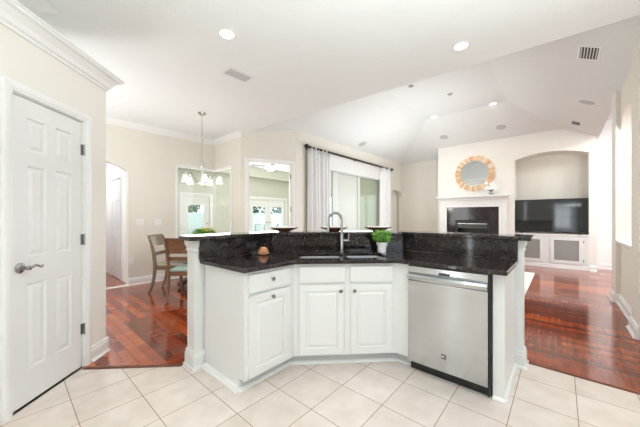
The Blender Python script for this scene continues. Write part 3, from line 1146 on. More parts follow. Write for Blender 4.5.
# left cabinet
lc = thing('base_cabinet', 'white base cabinet with one drawer above one door at the left end of the peninsula', 'cabinet', (1.090, 1.65, 0))
mb = MB()
mb.prism([(0.02, 0.0), (0.470, 0.0), (0.470, 0.12), (0.707, 0.57), (0.02, 0.57)], 0.10, 0.862)
mb.build('body', M_CAB, lc)
mb = MB()
mb.add([(x, y, z) for x in (-0.001, 0.019) for (y, z) in ((0.0, 0.10), (0.0, 0.862), (0.57, 0.862), (0.57, 0.0), (0.078, 0.0), (0.078, 0.10))],
       [(0, 1, 2, 3, 4, 5), (11, 10, 9, 8, 7, 6)] + [(i, (i + 1) % 6, 6 + (i + 1) % 6, 6 + i) for i in range(6)])
mb.build('side_panel', M_CAB, lc)
mb = MB(); mb.prism([(0.02, 0.078), (0.507, 0.078), (0.507, 0.098), (0.02, 0.098)], 0.0, 0.10)
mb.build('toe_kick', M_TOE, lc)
SH = [(0, 0), (0.018, 0), (0.016, 0.012), (0.006, 0.02), (0, 0.022)]
mb = MB(); mb.sweep(SH, (0.0, 0.078), (0.507, 0.078)); mb.sweep(BB[:], (-0.001, 0.57), (-0.001, 0.078))
mb.v = [Vector((v.x, v.y, v.z if v.z < 0.03 else 0.03 + (v.z - 0.03) * 0.12)) for v in mb.v]
mb.build('shoe_moulding', M_TRIM, lc)
dr = drawer_front('drawer', 0.028, 0.705, 0.417, 0.838, lc); knob(0.225, -0.02, 0.785, dr)
dd = cab_door(0.028, 0.112, 0.417, 0.688, lc); knob(0.225, -0.02, 0.655, dd)

# sink cabinet
sc_ = thing('sink_cabinet', 'white angled sink cabinet with two doors under two false drawer fronts', 'cabinet', (1.56, 1.65, 0), -PI / 4)
L2 = 0.8627
mb = MB()
mb.box(0.0, 0.0, 0.10, L2, 0.02, 0.862)
mb.prism([(0.0, 0.02), (L2, 0.02), (1.10, 0.555), (-0.17, 0.555), (-0.1, 0.2)], 0.10, 0.60)
mb.build('body', M_CAB, sc_)
mb = MB(); mb.box(-0.03, 0.075, 0.0, L2 + 0.03, 0.095, 0.10)
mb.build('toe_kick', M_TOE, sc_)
mb = MB(); mb.sweep(SH, (-0.035, 0.075), (L2 + 0.035, 0.075))
mb.build('shoe_moulding', M_TRIM, sc_)
drawer_front('false_drawer_front', 0.045, 0.705, 0.423, 0.838, sc_)
drawer_front('false_drawer_front', 0.462, 0.705, 0.823, 0.838, sc_)
dd = cab_door(0.045, 0.112, 0.412, 0.688, sc_); knob(0.383, -0.02, 0.608 + 0.03, dd)
dd = cab_door(0.467, 0.112, 0.823, 0.688, sc_); knob(0.497, -0.02, 0.638, dd)

# right filler / end panel beside the dishwasher
rc = thing('cabinet_end_panel', 'white end panel and frame around the dishwasher at the right end of the peninsula', 'cabinet panel', (2.17, 1.04, 0), -PI / 2)
mb = MB()
mb.box(0.0, 0.0, 0.10, 0.102, 0.02, 0.862)
mb.build('filler_strip', M_CAB, rc)
mb = MB(); mb.box(0.688, 0.038, 0.0, 0.757, 0.59, 0.862)
mb.build('end_panel', M_CAB, rc)
mb = MB(); mb.box(-0.035, 0.075, 0.0, 0.102, 0.095, 0.10)
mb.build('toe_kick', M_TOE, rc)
mb = MB(); mb.sweep(SH, (-0.02, 0.075), (0.102, 0.075))
BS = [(0, 0), (0.016, 0), (0.014, 0.03), (0.006, 0.045), (0, 0.05)]
mb.build('shoe_moulding', M_TRIM, rc)
mb = MB(); mb.sweep(BS, (0.757, 0.038), (0.757, 0.59)); mb.sweep(SH, (0.688, 0.038), (0.757, 0.038))
mb.build('shoe_moulding', M_TRIM, rc)

# dishwasher
dw = thing('dishwasher', 'stainless steel dishwasher with bar handle built into the right wing of the peninsula', 'dishwasher', (2.17, 0.936, 0), -PI / 2)
mb = MB(); mb.box(0.0, 0.004, 0.085, 0.578, 0.55, 0.860)
mb.build('tub', M_BLACK, dw)
mb = MB()
# front panel profile extruded across the width
prof = [(-0.022, 0.088), (-0.024, 0.70), (-0.026, 0.735), (-0.014, 0.745), (-0.014, 0.795), (-0.022, 0.805), (-0.020, 0.85), (-0.012, 0.854), (0.003, 0.854), (0.003, 0.088)]
vs = [(0.004, y, z) for y, z in prof] + [(0.564, y, z) for y, z in prof]
n = len(prof)
mb.add(vs, [tuple(range(n)), tuple(reversed(range(n, 2 * n)))] + [(i, (i + 1) % n, n + (i + 1) % n, n + i) for i in range(n)])
mb.build('door', M_STEEL, dw, bevel=0.002)
mb = MB()
pr, NN = [], 16
vs, fs = [], []
for k in range(NN + 1):
    x = 0.004 + 0.56 * k / NN
    bow = 0.016 * math.sin(PI * k / NN)
    for (y, z) in ((-0.012, 0.795), (-0.036 - bow, 0.790), (-0.044 - bow, 0.772), (-0.036 - bow, 0.748), (-0.012, 0.742)):
        vs.append((x, y, z))
for k in range(NN):
    for j in range(5):
        a = k * 5 + j; b = k * 5 + (j + 1) % 5
        fs.append((a, b, b + 5, a + 5))
fs += [(0, 1, 2, 3, 4), tuple(reversed(range(NN * 5, NN * 5 + 5)))]
mb.add(vs, fs)
mb.build('handle', M_STEEL, dw, smooth=True)
mb = MB(); mb.box(0.243, -0.0225, 0.806, 0.322, -0.019, 0.824)
mb.build('display', M_BLACK, dw)
mb = MB(); mb.box(0.262, -0.0245, 0.185, 0.296, -0.021, 0.222)
bd = mb.build('badge', plain('badge_grey', (0.10, 0.10, 0.10), 0.3, 0.5), dw, bevel=0.001)
mb = MB()   # the pale K-like strokes on the badge
for (a, b) in (((0.269, 0.216), (0.269, 0.191)), ((0.271, 0.203), (0.288, 0.216)), ((0.274, 0.205), (0.289, 0.191))):
    mb.tube([(a[0], -0.0250, a[1]), (b[0], -0.0250, b[1])], 0.0022, 6)
mb.build('emblem', plain('emblem_pale', (0.7, 0.7, 0.7), 0.4, 0.3), bd)
mb = MB(); mb.box(0.0, 0.045, 0.0, 0.578, 0.06, 0.085)
mb.build('kick_plate', M_BLACK, dw)
mb = MB(); mb.box(0.566, -0.008, 0.02, 0.574, 0.03, 0.858); mb.box(0.0, -0.010, 0.8555, 0.578, 0.004, 0.8615)
mb.build('gasket', M_BLACK, dw)

# sink ----------------------------------------------------------------
sk = thing('sink', 'stainless double bowl sink set under the black worktop', 'sink', (1.56, 1.65, 0), -PI / 4)
for b in BW:
    mb = MB()
    rings = []
    for (ins, z) in ((-0.012, 0.8625), (0.002, 0.8625), (0.004, 0.85), (0.008, 0.72), (0.03, 0.69), (0.12, 0.683)):
        rings.append([(x, y, z) for x, y in rrect(b[0] + ins, b[1] + ins, b[2] - ins, b[3] - ins, max(0.02, 0.05 - ins * 0.3))])
    n = len(rings[0])
    vs = [p for r in rings for p in r]
    fs = [(i * n + k, i * n + (k + 1) % n, (i + 1) * n + (k + 1) % n, (i + 1) * n + k) for i in range(len(rings) - 1) for k in range(n)]
    fs.append(tuple(range((len(rings) - 1) * n, len(rings) * n)))
    mb.add(vs, fs)
    bo = mb.build('bowl', M_SINK, sk, smooth=True)
    mb = MB(); mb.lathe([(0, 0.684), (0.03, 0.684), (0.042, 0.6865), (0.042, 0.683)], 20, Matrix.Translation(((b[0] + b[2]) / 2, (b[1] + b[3]) / 2, 0)))
    mb.build('drain', M_KNOB, bo)
# faucet
fa = thing('faucet', 'tall gooseneck chrome faucet with side lever behind the sink', 'faucet', (*loc2(0.462, 0.455), 0.894), -PI / 4)
mb = MB(); mb.lathe([(0.0, 0), (0.027, 0), (0.027, 0.006), (0.021, 0.012), (0.020, 0.17), (0.017, 0.18), (0, 0.18)], 20)
mb.build('base', M_FAUCET, fa, smooth=True)
pts = [(0, 0, 0.17), (0, 0, 0.32)]
for k in range(1, 13):
    a = PI * k / 12
    pts.append((-0.066 + 0.066 * math.cos(a), -0.01 * k / 12, 0.32 + 0.075 * math.sin(a)))
pts += [(-0.134, -0.012, 0.29), (-0.136, -0.013, 0.27)]
mb = MB(); mb.tube(pts, [0.0135] * (len(pts) - 1) + [0.0135], 14)
mb.build('spout', M_FAUCET, fa, smooth=True)
mb = MB(); mb.tube([(-0.135, -0.013, 0.285), (-0.139, -0.014, 0.20)], [0.016, 0.0145], 14)
mb.build('spray_head', M_FAUCET, fa, smooth=True)
mb = MB(); mb.tube([(0.015, 0, 0.115), (0.072, 0, 0.115)], [0.013, 0.014], 12); mb.tube([(0.066, 0, 0.115), (0.074, 0, 0.185)], [0.007, 0.006], 10)
mb.build('lever', M_FAUCET, fa, smooth=True)

# potted plant
pp = thing('potted_plant', 'small green leafy plant in a white pot on the black worktop', 'plant', (2.475, 1.345, 0.894))
mb = MB(); mb.lathe([(0.0, 0.0), (0.040, 0.0), (0.046, 0.066), (0.053, 0.068), (0.056, 0.100), (0.050, 0.100), (0.046, 0.08), (0, 0.08)], 28)
mb.build('pot', plain('white_ceramic', (0.85, 0.85, 0.84), 0.3), pp, smooth=True)
mb = MB(); mb.lathe([(0, 0.078), (0.044, 0.082), (0.02, 0.088), (0, 0.09)], 16)
mb.build('soil', plain('soil', (0.05, 0.035, 0.02), 0.9), pp)
mb = MB(); leafball(mb, (0, 0, 0.160), 0.090, 0.090, 0.048, 480, 0.032, rnd)
mb.build('foliage', plain('plant_leaf', (0.16, 0.36, 0.05), 0.5, var=0.5, vscale=60), pp, weld=False)
mb = MB()
for k in range(26):
    a, b = rnd.uniform(0, 6.28), rnd.uniform(0.2, 1.4)
    p = Vector((0.09 * math.sin(b) * math.cos(a), 0.09 * math.sin(b) * math.sin(a), 0.155 + 0.055 * math.cos(b)))
    mb.lathe([(0, -0.005), (0.007, 0), (0, 0.005)], 6, Matrix.Translation(p))
mb.build('blossom', plain('cream_bud', (0.75, 0.80, 0.50), 0.6), pp)
mb = MB()
for k in range(9):
    a = k * 0.7
    mb.tube([(0.01 * math.cos(a), 0.01 * math.sin(a), 0.08), (0.05 * math.cos(a), 0.05 * math.sin(a), 0.15)], 0.002, 5)
mb.build('stem', M_LEAFB, pp)

# bowls on the bar
blab = ['brown wooden bowl with white lining on the bar top, left of the faucet', 'brown wooden bowl with white lining on the bar top, right behind the faucet', 'brown wooden bowl with white lining on the bar top, behind the potted plant']
M_BOWL = mat_wood('walnut_bowl', (0.12, 0.05, 0.03), (0.28, 0.12, 0.06), 0.4)
b0 = None
for k, (px_, py_) in enumerate(((1.93, 2.19), (2.325, 1.835), (2.70, 1.515))):
    if b0 is None:
        b0 = thing('wooden_bowl', blab[0], 'bowl', (px_, py_, 1.0905), 0.3, 'wooden bowls on the bar top')
        mb = MB(); mb.lathe([(0.0, 0.0), (0.055, 0.0), (0.06, 0.006), (0.10, 0.022), (0.148, 0.040), (0.150, 0.044), (0.144, 0.046), (0.10, 0.032), (0, 0.02)], 36)
        mb.build('bowl_shell', M_BOWL, b0, smooth=True)
        mb = MB(); mb.lathe([(0.0, 0.024), (0.09, 0.035), (0.118, 0.043), (0.118, 0.050), (0.11, 0.054), (0.08, 0.045), (0, 0.036)], 36)
        mb.build('lining', plain('white_plate', (0.88, 0.88, 0.87), 0.3), b0, smooth=True)
    else:
        c = copy_tree(b0)
        c.location = (px_, py_, 1.0905)
        c['label'] = blab[k]

# small things at the left of the counter
ou = thing('outlet', 'black wall outlet plate on the granite splash at the left end of the counter', 'outlet', (1.54, 2.222, 0.975))
mb = MB(); mb.box(-0.06, -0.006, -0.036, 0.06, 0.0, 0.036)
mb.build('cover_plate', M_BLACK, ou, bevel=0.002)
mb = MB()
for sx in (-0.028, 0.028):
    mb.box(sx - 0.02, -0.009, -0.016, sx + 0.02, -0.006, 0.016)
mb.build('socket', plain('socket_grey', (0.05, 0.05, 0.055), 0.3), ou)
clu = thing('cluster', 'small peach-coloured ornament of stacked petals on the black worktop', 'cluster', (1.585, 2.09, 0.8945))  # peach patch on the counter, modelled as stacked petals
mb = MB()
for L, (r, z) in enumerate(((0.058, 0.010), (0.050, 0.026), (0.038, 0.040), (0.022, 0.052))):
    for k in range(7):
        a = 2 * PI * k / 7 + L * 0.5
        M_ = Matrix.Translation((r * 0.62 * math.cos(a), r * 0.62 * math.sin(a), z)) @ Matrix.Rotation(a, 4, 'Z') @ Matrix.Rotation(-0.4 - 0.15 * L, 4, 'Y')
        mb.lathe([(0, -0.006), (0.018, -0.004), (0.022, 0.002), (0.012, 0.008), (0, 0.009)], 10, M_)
mb.build('petal', plain('peach', (0.75, 0.40, 0.24), 0.4, var=0.15, vscale=40), clu, smooth=True)
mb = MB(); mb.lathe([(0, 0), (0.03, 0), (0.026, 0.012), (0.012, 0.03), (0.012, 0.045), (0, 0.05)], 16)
mb.build('base', plain('peach_dark', (0.45, 0.2, 0.1), 0.4), clu, smooth=True)

# ------------------------------------------------------------------ dining furniture
M_CHAIR_LIT = mat_wood('window_lit_wood', (0.11, 0.075, 0.045), (0.22, 0.155, 0.095), 0.45)  # chair wood with the window light put into its colour
M_CHAIR2 = mat_wood('brown_wood', (0.13, 0.065, 0.035), (0.24, 0.13, 0.075), 0.4)
M_CUSH = plain('teal_cushion', (0.34, 0.47, 0.42), 0.8, var=0.1, vscale=30)
M_CUSHG = plain('beige_cushion', (0.42, 0.37, 0.29), 0.8, var=0.1, vscale=30)


def strip(mb, prof, x0, x1, th, n=8, curve=0.03):
    """board spanning x0..x1, shaped by (y,z) profile pairs and bowed backwards"""
    vs, fs = [], []
    m = len(prof)
    for k in range(n + 1):
        u = k / n
        x = x0 + (x1 - x0) * u
        bow = -curve * math.sin(PI * u)
        for (y, z) in prof:
            vs.append((x, y + bow, z))
        for (y, z) in reversed(prof):
            vs.append((x, y + bow + th, z))
    q = 2 * m
    for k in range(n):
        for j in range(q):
            a, b = k * q + j, k * q + (j + 1) % q
            fs.append((a, b, b + q, a + q))
    fs += [tuple(range(q)), tuple(reversed(range(n * q, n * q + q)))]
    mb.add(vs, fs)


def flatleg(pts, wx, wy, x):
    mb = MB()
    vs, fs = [], []
    for (y, z), w_ in zip(pts, wy):
        vs += [(x - wx / 2, y - w_ / 2, z), (x + wx / 2, y - w_ / 2, z), (x + wx / 2, y + w_ / 2, z), (x - wx / 2, y + w_ / 2, z)]
    for i in range(len(pts) - 1):
        for k in range(4):
            a, b = i * 4 + k, i * 4 + (k + 1) % 4
            fs.append((a, b, b + 4, a + 4))
    fs += [(0, 1, 2, 3), tuple(reversed(range(len(vs) - 4, len(vs))))]
    mb.add(vs, fs)
    return mb


def smooth_pts(P, n=5):
    out = []
    for i in range(len(P) - 1):
        p0, p1, p2, p3 = P[max(i - 1, 0)], P[i], P[i + 1], P[min(i + 2, len(P) - 1)]
        for k in range(n):
            t = k / n
            out.append(tuple(0.5 * ((2 * b) + (-a + c) * t + (2 * a - 5 * b + 4 * c - d) * t * t + (-a + 3 * b - 3 * c + d) * t ** 3) for a, b, c, d in zip(p0, p1, p2, p3)))
    out.append(P[-1])
    return out


def dining_chair(label, loc, rz, wood, cush, crest):
    t = thing('dining_chair', label, 'chair', loc, rz, 'dining chairs by the round table')
    hw = 0.215
    rear = smooth_pts([(-0.085, 0.93), (-0.045, 0.82), (-0.01, 0.66), (0.01, 0.47), (0.0, 0.28), (-0.035, 0.12), (-0.085, 0.0)])
    front = smooth_pts([(0.43, 0.45), (0.425, 0.3), (0.445, 0.14), (0.49, 0.0)])
    for sx in (-1, 1):
        ws = [0.032 + 0.014 * math.sin(PI * i / (len(rear) - 1)) for i in range(len(rear))]
        flatleg(rear, 0.032, ws, sx * hw).build('leg', wood, t, bevel=0.004)
        ws = [0.045 - 0.016 * i / (len(front) - 1) for i in range(len(front))]
        flatleg(front, 0.034, ws, sx * (hw + 0.005)).build('leg', wood, t, bevel=0.004)
    mb = MB(); strip(mb, [(-0.022, crest), (-0.05, 0.83), (-0.088, 0.925), (-0.115, 0.945)], -hw - 0.015, hw + 0.015, 0.022)
    mb.build('backrest', wood, t)
    mb = MB(); strip(mb, [(0.0, 0.61), (-0.008, 0.665)], -hw, hw, 0.02)
    mb.build('back_rail', wood, t)
    mb = MB()
    mb.box(-hw, -0.005, 0.385, hw, 0.018, 0.445); mb.box(-hw, 0.415, 0.385, hw, 0.44, 0.445)
    mb.box(-hw - 0.005, 0.0, 0.385, -hw + 0.018, 0.43, 0.445); mb.box(hw - 0.018, 0.0, 0.385, hw + 0.005, 0.43, 0.445)
    mb.build('seat_frame', wood, t, bevel=0.003)
    mb = MB(); mb.box(-hw + 0.005, 0.005, 0.445, hw - 0.005, 0.445, 0.485)
    mb.build('seat', cush, t, bevel=0.016, segs=3)
    return t


# chair 1: back runs along (1,1), faces (1,-1)
c1 = Vector((1.68, 5.185))
dining_chair('wooden dining chair seen side on, tinted grey-brown as if window-lit, near the hallway wall', (c1.x + 0.06, c1.y - 0.06, 0), math.radians(-135), M_CHAIR_LIT, M_CUSHG, 0.765)
c2 = Vector((1.655, 4.09))
dining_chair('brown wooden dining chair with teal seat pad, its back beside the white column', (c2.x + 0.055, c2.y + 0.055, 0), math.radians(-45), M_CHAIR2, M_CUSH, 0.715)
TB = (2.28, 4.72)
tb = thing('dining_table', 'round dark wooden pedestal dining table behind the peninsula', 'table', (*TB, 0))
M_TAB = mat_wood('dark_table_wood', (0.03, 0.018, 0.012), (0.07, 0.04, 0.025), 0.35)
mb = MB(); mb.lathe([(0, 0.715), (0.50, 0.715), (0.55, 0.722), (0.56, 0.735), (0.55, 0.75), (0, 0.75)], 48)
mb.build('tabletop', M_TAB, tb, smooth=True)
mb = MB(); mb.lathe([(0, 0.10), (0.12, 0.10), (0.13, 0.15), (0.08, 0.22), (0.10, 0.32), (0.13, 0.40), (0.09, 0.50), (0.07, 0.6), (0.14, 0.69), (0.16, 0.715), (0, 0.715)], 32)
mb.build('pedestal', M_TAB, tb, smooth=True)
for k in range(4):
    a = k * PI / 2 + math.radians(215)
    d = Vector((math.cos(a), math.sin(a), 0))
    mb = MB(); mb.tube([d * 0.06 + Vector((0, 0, 0.2)), d * 0.2 + Vector((0, 0, 0.17)), d * 0.36 + Vector((0, 0, 0.09)), d * 0.45 + Vector((0, 0, 0.05))], [0.05, 0.045, 0.04, 0.05], 12)
    mb.build('leg', M_TAB, tb, smooth=True)
fl_ = thing('flower_arrangement', 'low centrepiece of yellow flowers and green leaves on the dining table', 'flowers', (2.30, 4.66, 0.7505))
mb = MB(); mb.lathe([(0, 0), (0.06, 0), (0.10, 0.06), (0.12, 0.13), (0.113, 0.13), (0.09, 0.07), (0, 0.02)], 24)
mb.build('bowl', plain('glazed_clay', (0.35, 0.3, 0.22), 0.4), fl_, smooth=True)
mb = MB(); leafball(mb, (0, 0, 0.2), 0.15, 0.15, 0.08, 380, 0.05, rnd)
mb.build('foliage', M_LEAFB, fl_, weld=False)
mb = MB()
for k in range(24):
    a, r = rnd.uniform(0, 6.28), rnd.uniform(0.0, 0.15)
    M_ = Matrix.Translation((r * math.cos(a), r * math.sin(a), 0.24 + rnd.uniform(-0.02, 0.06)))
    mb.lathe([(0, -0.012), (0.022, 0), (0.026, 0.01), (0.01, 0.014), (0, 0.01)], 8, M_)
mb.build('blossom', plain('yellow_petal', (0.85, 0.55, 0.10), 0.6, var=0.3, vscale=30), fl_)

# chandelier
ch = thing('chandelier', 'brushed nickel five-arm chandelier with white bell shades over the dining table', 'chandelier', (2.123, 4.434, 0))
mb = MB(); mb.lathe([(0, ZC), (0.065, ZC), (0.066, ZC - 0.008), (0.05, ZC - 0.022), (0.012, ZC - 0.028), (0, ZC - 0.03)], 24)
mb.build('canopy', M_NICKEL, ch, smooth=True)
mb = MB()
z = ZC - 0.03
k = 0
while z > 2.16:      # chain links
    pts = [(0.010 * math.cos(t) * (1 if k % 2 else 0), 0.010 * math.cos(t) * (0 if k % 2 else 1), z - 0.02 + 0.02 * math.sin(t)) for t in [2 * PI * j / 10 for j in range(11)]]
    mb.tube(pts, 0.0028, 6, caps=False)
    z -= 0.032
    k += 1
mb.build('chain', M_NICKEL, ch, smooth=True)
mb = MB(); mb.lathe([(0, 1.77), (0.012, 1.775), (0.024, 1.79), (0.03, 1.81), (0.018, 1.84), (0.010, 1.87), (0.008, 2.06), (0.018, 2.08), (0.02, 2.10), (0.008, 2.12), (0.006, 2.17), (0, 2.17)], 20)
mb.tube([(0.0, 0, 2.09), (0.03, 0, 2.14), (0.035, 0, 2.155)], 0.004, 6); mb.tube([(0.0, 0, 2.09), (-0.03, 0, 2.14), (-0.035, 0, 2.155)], 0.004, 6)
mb.build('stem', M_NICKEL, ch, smooth=True)
for k in range(5):
    a = math.radians(36.2 - 72 * k)
    d = Vector((math.cos(a), math.sin(a), 0))
    Z = Vector((0, 0, 1))
    mb = MB()
    mb.tube([d * 0.015 + Z * 1.80, d * 0.07 + Z * 1.80, d * 0.13 + Z * 1.87, d * 0.18 + Z * 1.945, d * 0.23 + Z * 1.965, d * 0.265 + Z * 1.945, d * 0.27 + Z * 1.92], 0.009, 8)
    mb.tube([d * 0.27 + Z * 1.93, d * 0.27 + Z * 1.90], [0.012, 0.024], 12)
    ar = mb.build('arm', M_NICKEL, ch, smooth=True)
    mb = MB(); mb.lathe([(0.018, 1.915), (0.030, 1.90), (0.039, 1.87), (0.043, 1.835), (0.052, 1.80), (0.049, 1.80), (0.040, 1.835), (0.036, 1.87), (0.027, 1.897), (0.016, 1.91)], 20, Matrix.Translation(d * 0.27))
    mb.build('shade', M_SHADE, ch, smooth=True)
lamp('chandelier_bulb', 'POINT', (2.123, 4.434, 1.72), 14, 0.15, color=(1, 0.93, 0.82))

# light switches on the dining wall
for k, (x, w_, n_) in enumerate(((1.638, 0.125, 2), (1.941, 0.125, 2))):
    t = thing('light_switch', ['white double light switch on the dining wall beside the hallway arch', 'white double light switch on the dining wall nearer the corner window'][k], 'switch', (x, YD, 1.15), 0, 'light switches on the dining wall')
    mb = MB(); mb.box(-w_ / 2, -0.007, -0.058, w_ / 2, 0, 0.058); mb.build('cover_plate', M_TRIM, t, bevel=0.002)
    for q in range(n_):
        mb = MB(); mb.box(-0.045 + 0.05 * q, -0.011, -0.033, -0.01 + 0.05 * q, -0.007, 0.033); mb.build('rocker', M_DOOR, t, bevel=0.001)
t = thing('outlet', 'white wall outlet low on the dining wall', 'outlet', (1.50, YD, 0.45))
mb = MB(); mb.box(-0.036, -0.006, -0.058, 0.036, 0, 0.058); mb.build('cover_plate', M_TRIM, t, bevel=0.002)

# curtains ------------------------------------------------------------
M_CURT = plain('linen_curtain', (0.73, 0.73, 0.73), 0.85, bump=0.15, bscale=300)
YR = 4.24


def curtain(name, label, x0, x1, z0, z1, folds, amp):
    n, m = folds * 12, 10
    vs, fs = [], []
    for j in range(m + 1):
        v = j / m
        z = z1 + (z0 - z1) * v
        for i in range(n + 1):
            u = i / n
            a = amp * (0.65 + 0.35 * v) * math.sin(2 * PI * folds * u + 0.4 * math.sin(3 * v + u * 5)) + amp * 0.3 * math.sin(2 * PI * folds * 0.37 * u + 1)
            vs.append((x0 + (x1 - x0) * u, YR + a, z))
    for j in range(m):
        for i in range(n):
            a = j * (n + 1) + i
            fs.append((a, a + 1, a + n + 2, a + n + 1))
    mb = MB(); mb.add(vs, fs)
    o = mb.build(name, M_CURT, None, smooth=True)
    md = o.modifiers.new('thickness', 'SOLIDIFY'); md.thickness = 0.004
    return tag(o, label, 'curtain', 'curtains at the sliding window')


curtain('curtain', 'long pale grey linen curtain panel at the left end of the black rod', 4.46, 5.22, 0.02, 2.835, 6, 0.055)
curtain('curtain', 'long pale grey linen curtain panel at the right end of the black rod', 7.72, 8.34, 0.02, 2.835, 5, 0.050)
rd = thing('curtain_rod', 'black curtain rod with round finials above the sliding window', 'curtain rod', (0, 0, 0))
mb = MB(); mb.tube([(4.44, YR, 2.82), (8.42, YR, 2.82)], 0.024, 12); mb.build('rod', M_DARKMETAL, rd, smooth=True)
for x, s in ((4.44, -1), (8.42, 1)):
    mb = MB(); mb.lathe([(0, -0.02), (0.027, -0.015), (0.028, 0.0), (0.045, 0.025), (0.05, 0.055), (0.036, 0.085), (0, 0.095)], 16, Matrix.Translation((x, YR, 2.82)) @ Matrix.Rotation(s * PI / 2, 4, 'Y'))
    mb.build('finial', M_DARKMETAL, rd, smooth=True)
for x in (4.50, 6.4, 8.38):
    mb = MB(); mb.box(x - 0.012, YR, 2.805, x + 0.012, YW, 2.825); mb.box(x - 0.02, YW - 0.006, 2.77, x + 0.02, YW, 2.86)
    mb.build('bracket', M_DARKMETAL, rd)
vl = thing('window_valance', 'flat white valance box across the top of the sliding window', 'valance', (0, 0, 0))
mb = MB(); mb.box(5.15, YW - 0.075, 2.405, 7.80, YW - 0.055, 2.79); mb.box(5.15, YW - 0.055, 2.77, 7.80, YW, 2.79)
mb.build('front_board', plain('valance_paint', (0.64, 0.64, 0.63), 0.5), vl, bevel=0.003)
for xa in (7.78, 5.15):
    mb = MB(); mb.box(xa, YW - 0.055, 2.405, xa + 0.02, YW, 2.77)
    mb.build('return_board', M_TRIM, vl)

# ------------------------------------------------------------------ ceiling fittings
CF = Vector((math.cos(math.radians(41.2)), math.sin(math.radians(41.2)), 0))
CRt = Vector((CF.y, -CF.x, 0))


def hit(px, py, plane):
    """place on a ceiling plane measured from the photograph"""
    d = CF + CRt * ((px - 320) / 275) + Vector((0, 0, (217 - py) / 275))
    o = Vector((0, 0, 1.245))
    p, n = PL[plane]
    q = o + d * ((p - o).dot(n) / d.dot(n))
    nn = n if n.z < 0 else -n
    return q, nn


def fit(name, label, cat, px, py, plane, spin=0, group=None):
    q, n = hit(px, py, plane)
    t = thing(name, label, cat, q, 0, group)
    rot = Vector((0, 0, 1)).rotation_difference(n) if n.z > -0.9999 else Matrix.Rotation(PI, 3, 'X').to_quaternion()
    from mathutils import Quaternion
    t.rotation_euler = (rot @ Quaternion((0, 0, 1), spin)).to_euler()
    return t, q, n


cl = ['glowing recessed ceiling light in the flat kitchen ceiling, the nearer to the square vent', 'glowing recessed ceiling light in the flat kitchen ceiling near the vault edge',
      'glowing recessed ceiling light in the vault, left of the pair above the fireplace', 'glowing recessed ceiling light in the vault, right of the pair above the fireplace']
for k, ((px, py), pl, r) in enumerate(zip(CANS, ('flat', 'flat', 'top', 'top'), (0.075, 0.075, 0.085, 0.085))):
    t, q, n = fit('recessed_light', cl[k], 'ceiling light', px, py, pl, 0, 'recessed ceiling lights')
    mb = MB(); mb.lathe([(r * 0.80, 0.001), (r * 0.83, 0.006), (r * 1.0, 0.007), (r * 1.1, 0.003), (r * 1.12, 0.0)], 32)
    mb.build('trim_ring', M_TRIM, t, smooth=True)
    mb = MB(); mb.lathe([(0, 0.0035), (r * 0.8, 0.0035), (r * 0.82, 0.001), (0, 0.001)], 32)
    mb.build('lens', M_EMIT, t)
    lamp('recessed_lamp', 'SPOT', q + n * 0.03, 12 if k < 2 else 48, 0.06, color=(1, 0.96, 0.9), spot=math.radians(176))
for (x, y) in ((0.2, -0.6), (1.6, -1.2), (-0.9, 0.8)):    # unseen downlights added behind the camera for even light
    lamp('recessed_lamp', 'SPOT', (x, y, 2.92), 5, 0.06, color=(1, 0.96, 0.9), spot=math.radians(165))
for (x, y) in ((5.2, 2.5), (5.2, 1.2)):  # more unseen downlights added under the vault
    lamp('recessed_lamp', 'SPOT', (x, y, 3.82), 14, 0.06, color=(1, 0.96, 0.9), spot=math.radians(165))

M_SPK = plain('speaker_grille', (0.50, 0.50, 0.50), 0.7, bump=0.3, bscale=300)
for k, (px, py, pl, lb) in enumerate(((362.5, 143.7, 'north', 'round grey ceiling speaker above the curtain rod'), (444, 137, 'east', 'round grey ceiling speaker above the left edge of the fireplace wall'),
                                      (501, 127, 'east', 'round grey ceiling speaker above the right side of the round mirror'), (587, 102, 'south', 'round grey ceiling speaker near the right-hand arches'))):
    t, q, n = fit('ceiling_speaker', lb, 'speaker', px, py, pl, 0, 'ceiling speakers in the vault')
    mb = MB(); mb.lathe([(0.118, 0), (0.118, 0.006), (0.128, 0.007), (0.134, 0.0)], 32); mb.build('ring', M_TRIM, t, smooth=True)
    mb = MB(); mb.lathe([(0, 0.001), (0.118, 0.001), (0.118, 0.004), (0, 0.007)], 32); mb.build('grille', M_SPK, t)
for k, (px, py, lb) in enumerate(((411, 86, 'small round ceiling sensor nearest the kitchen ceiling edge'), (450, 94, 'small round ceiling sensor on the flat of the vault, farther from the kitchen'))):
    t, q, n = fit('ceiling_sensor', lb, 'sensor', px, py, 'top', 0, 'small ceiling sensors')
    mb = MB(); mb.lathe([(0, 0), (0.05, 0), (0.048, 0.012), (0.03, 0.022), (0, 0.024)], 20); mb.build('housing', plain('sensor_grey', (0.35, 0.35, 0.34), 0.5), t, smooth=True)


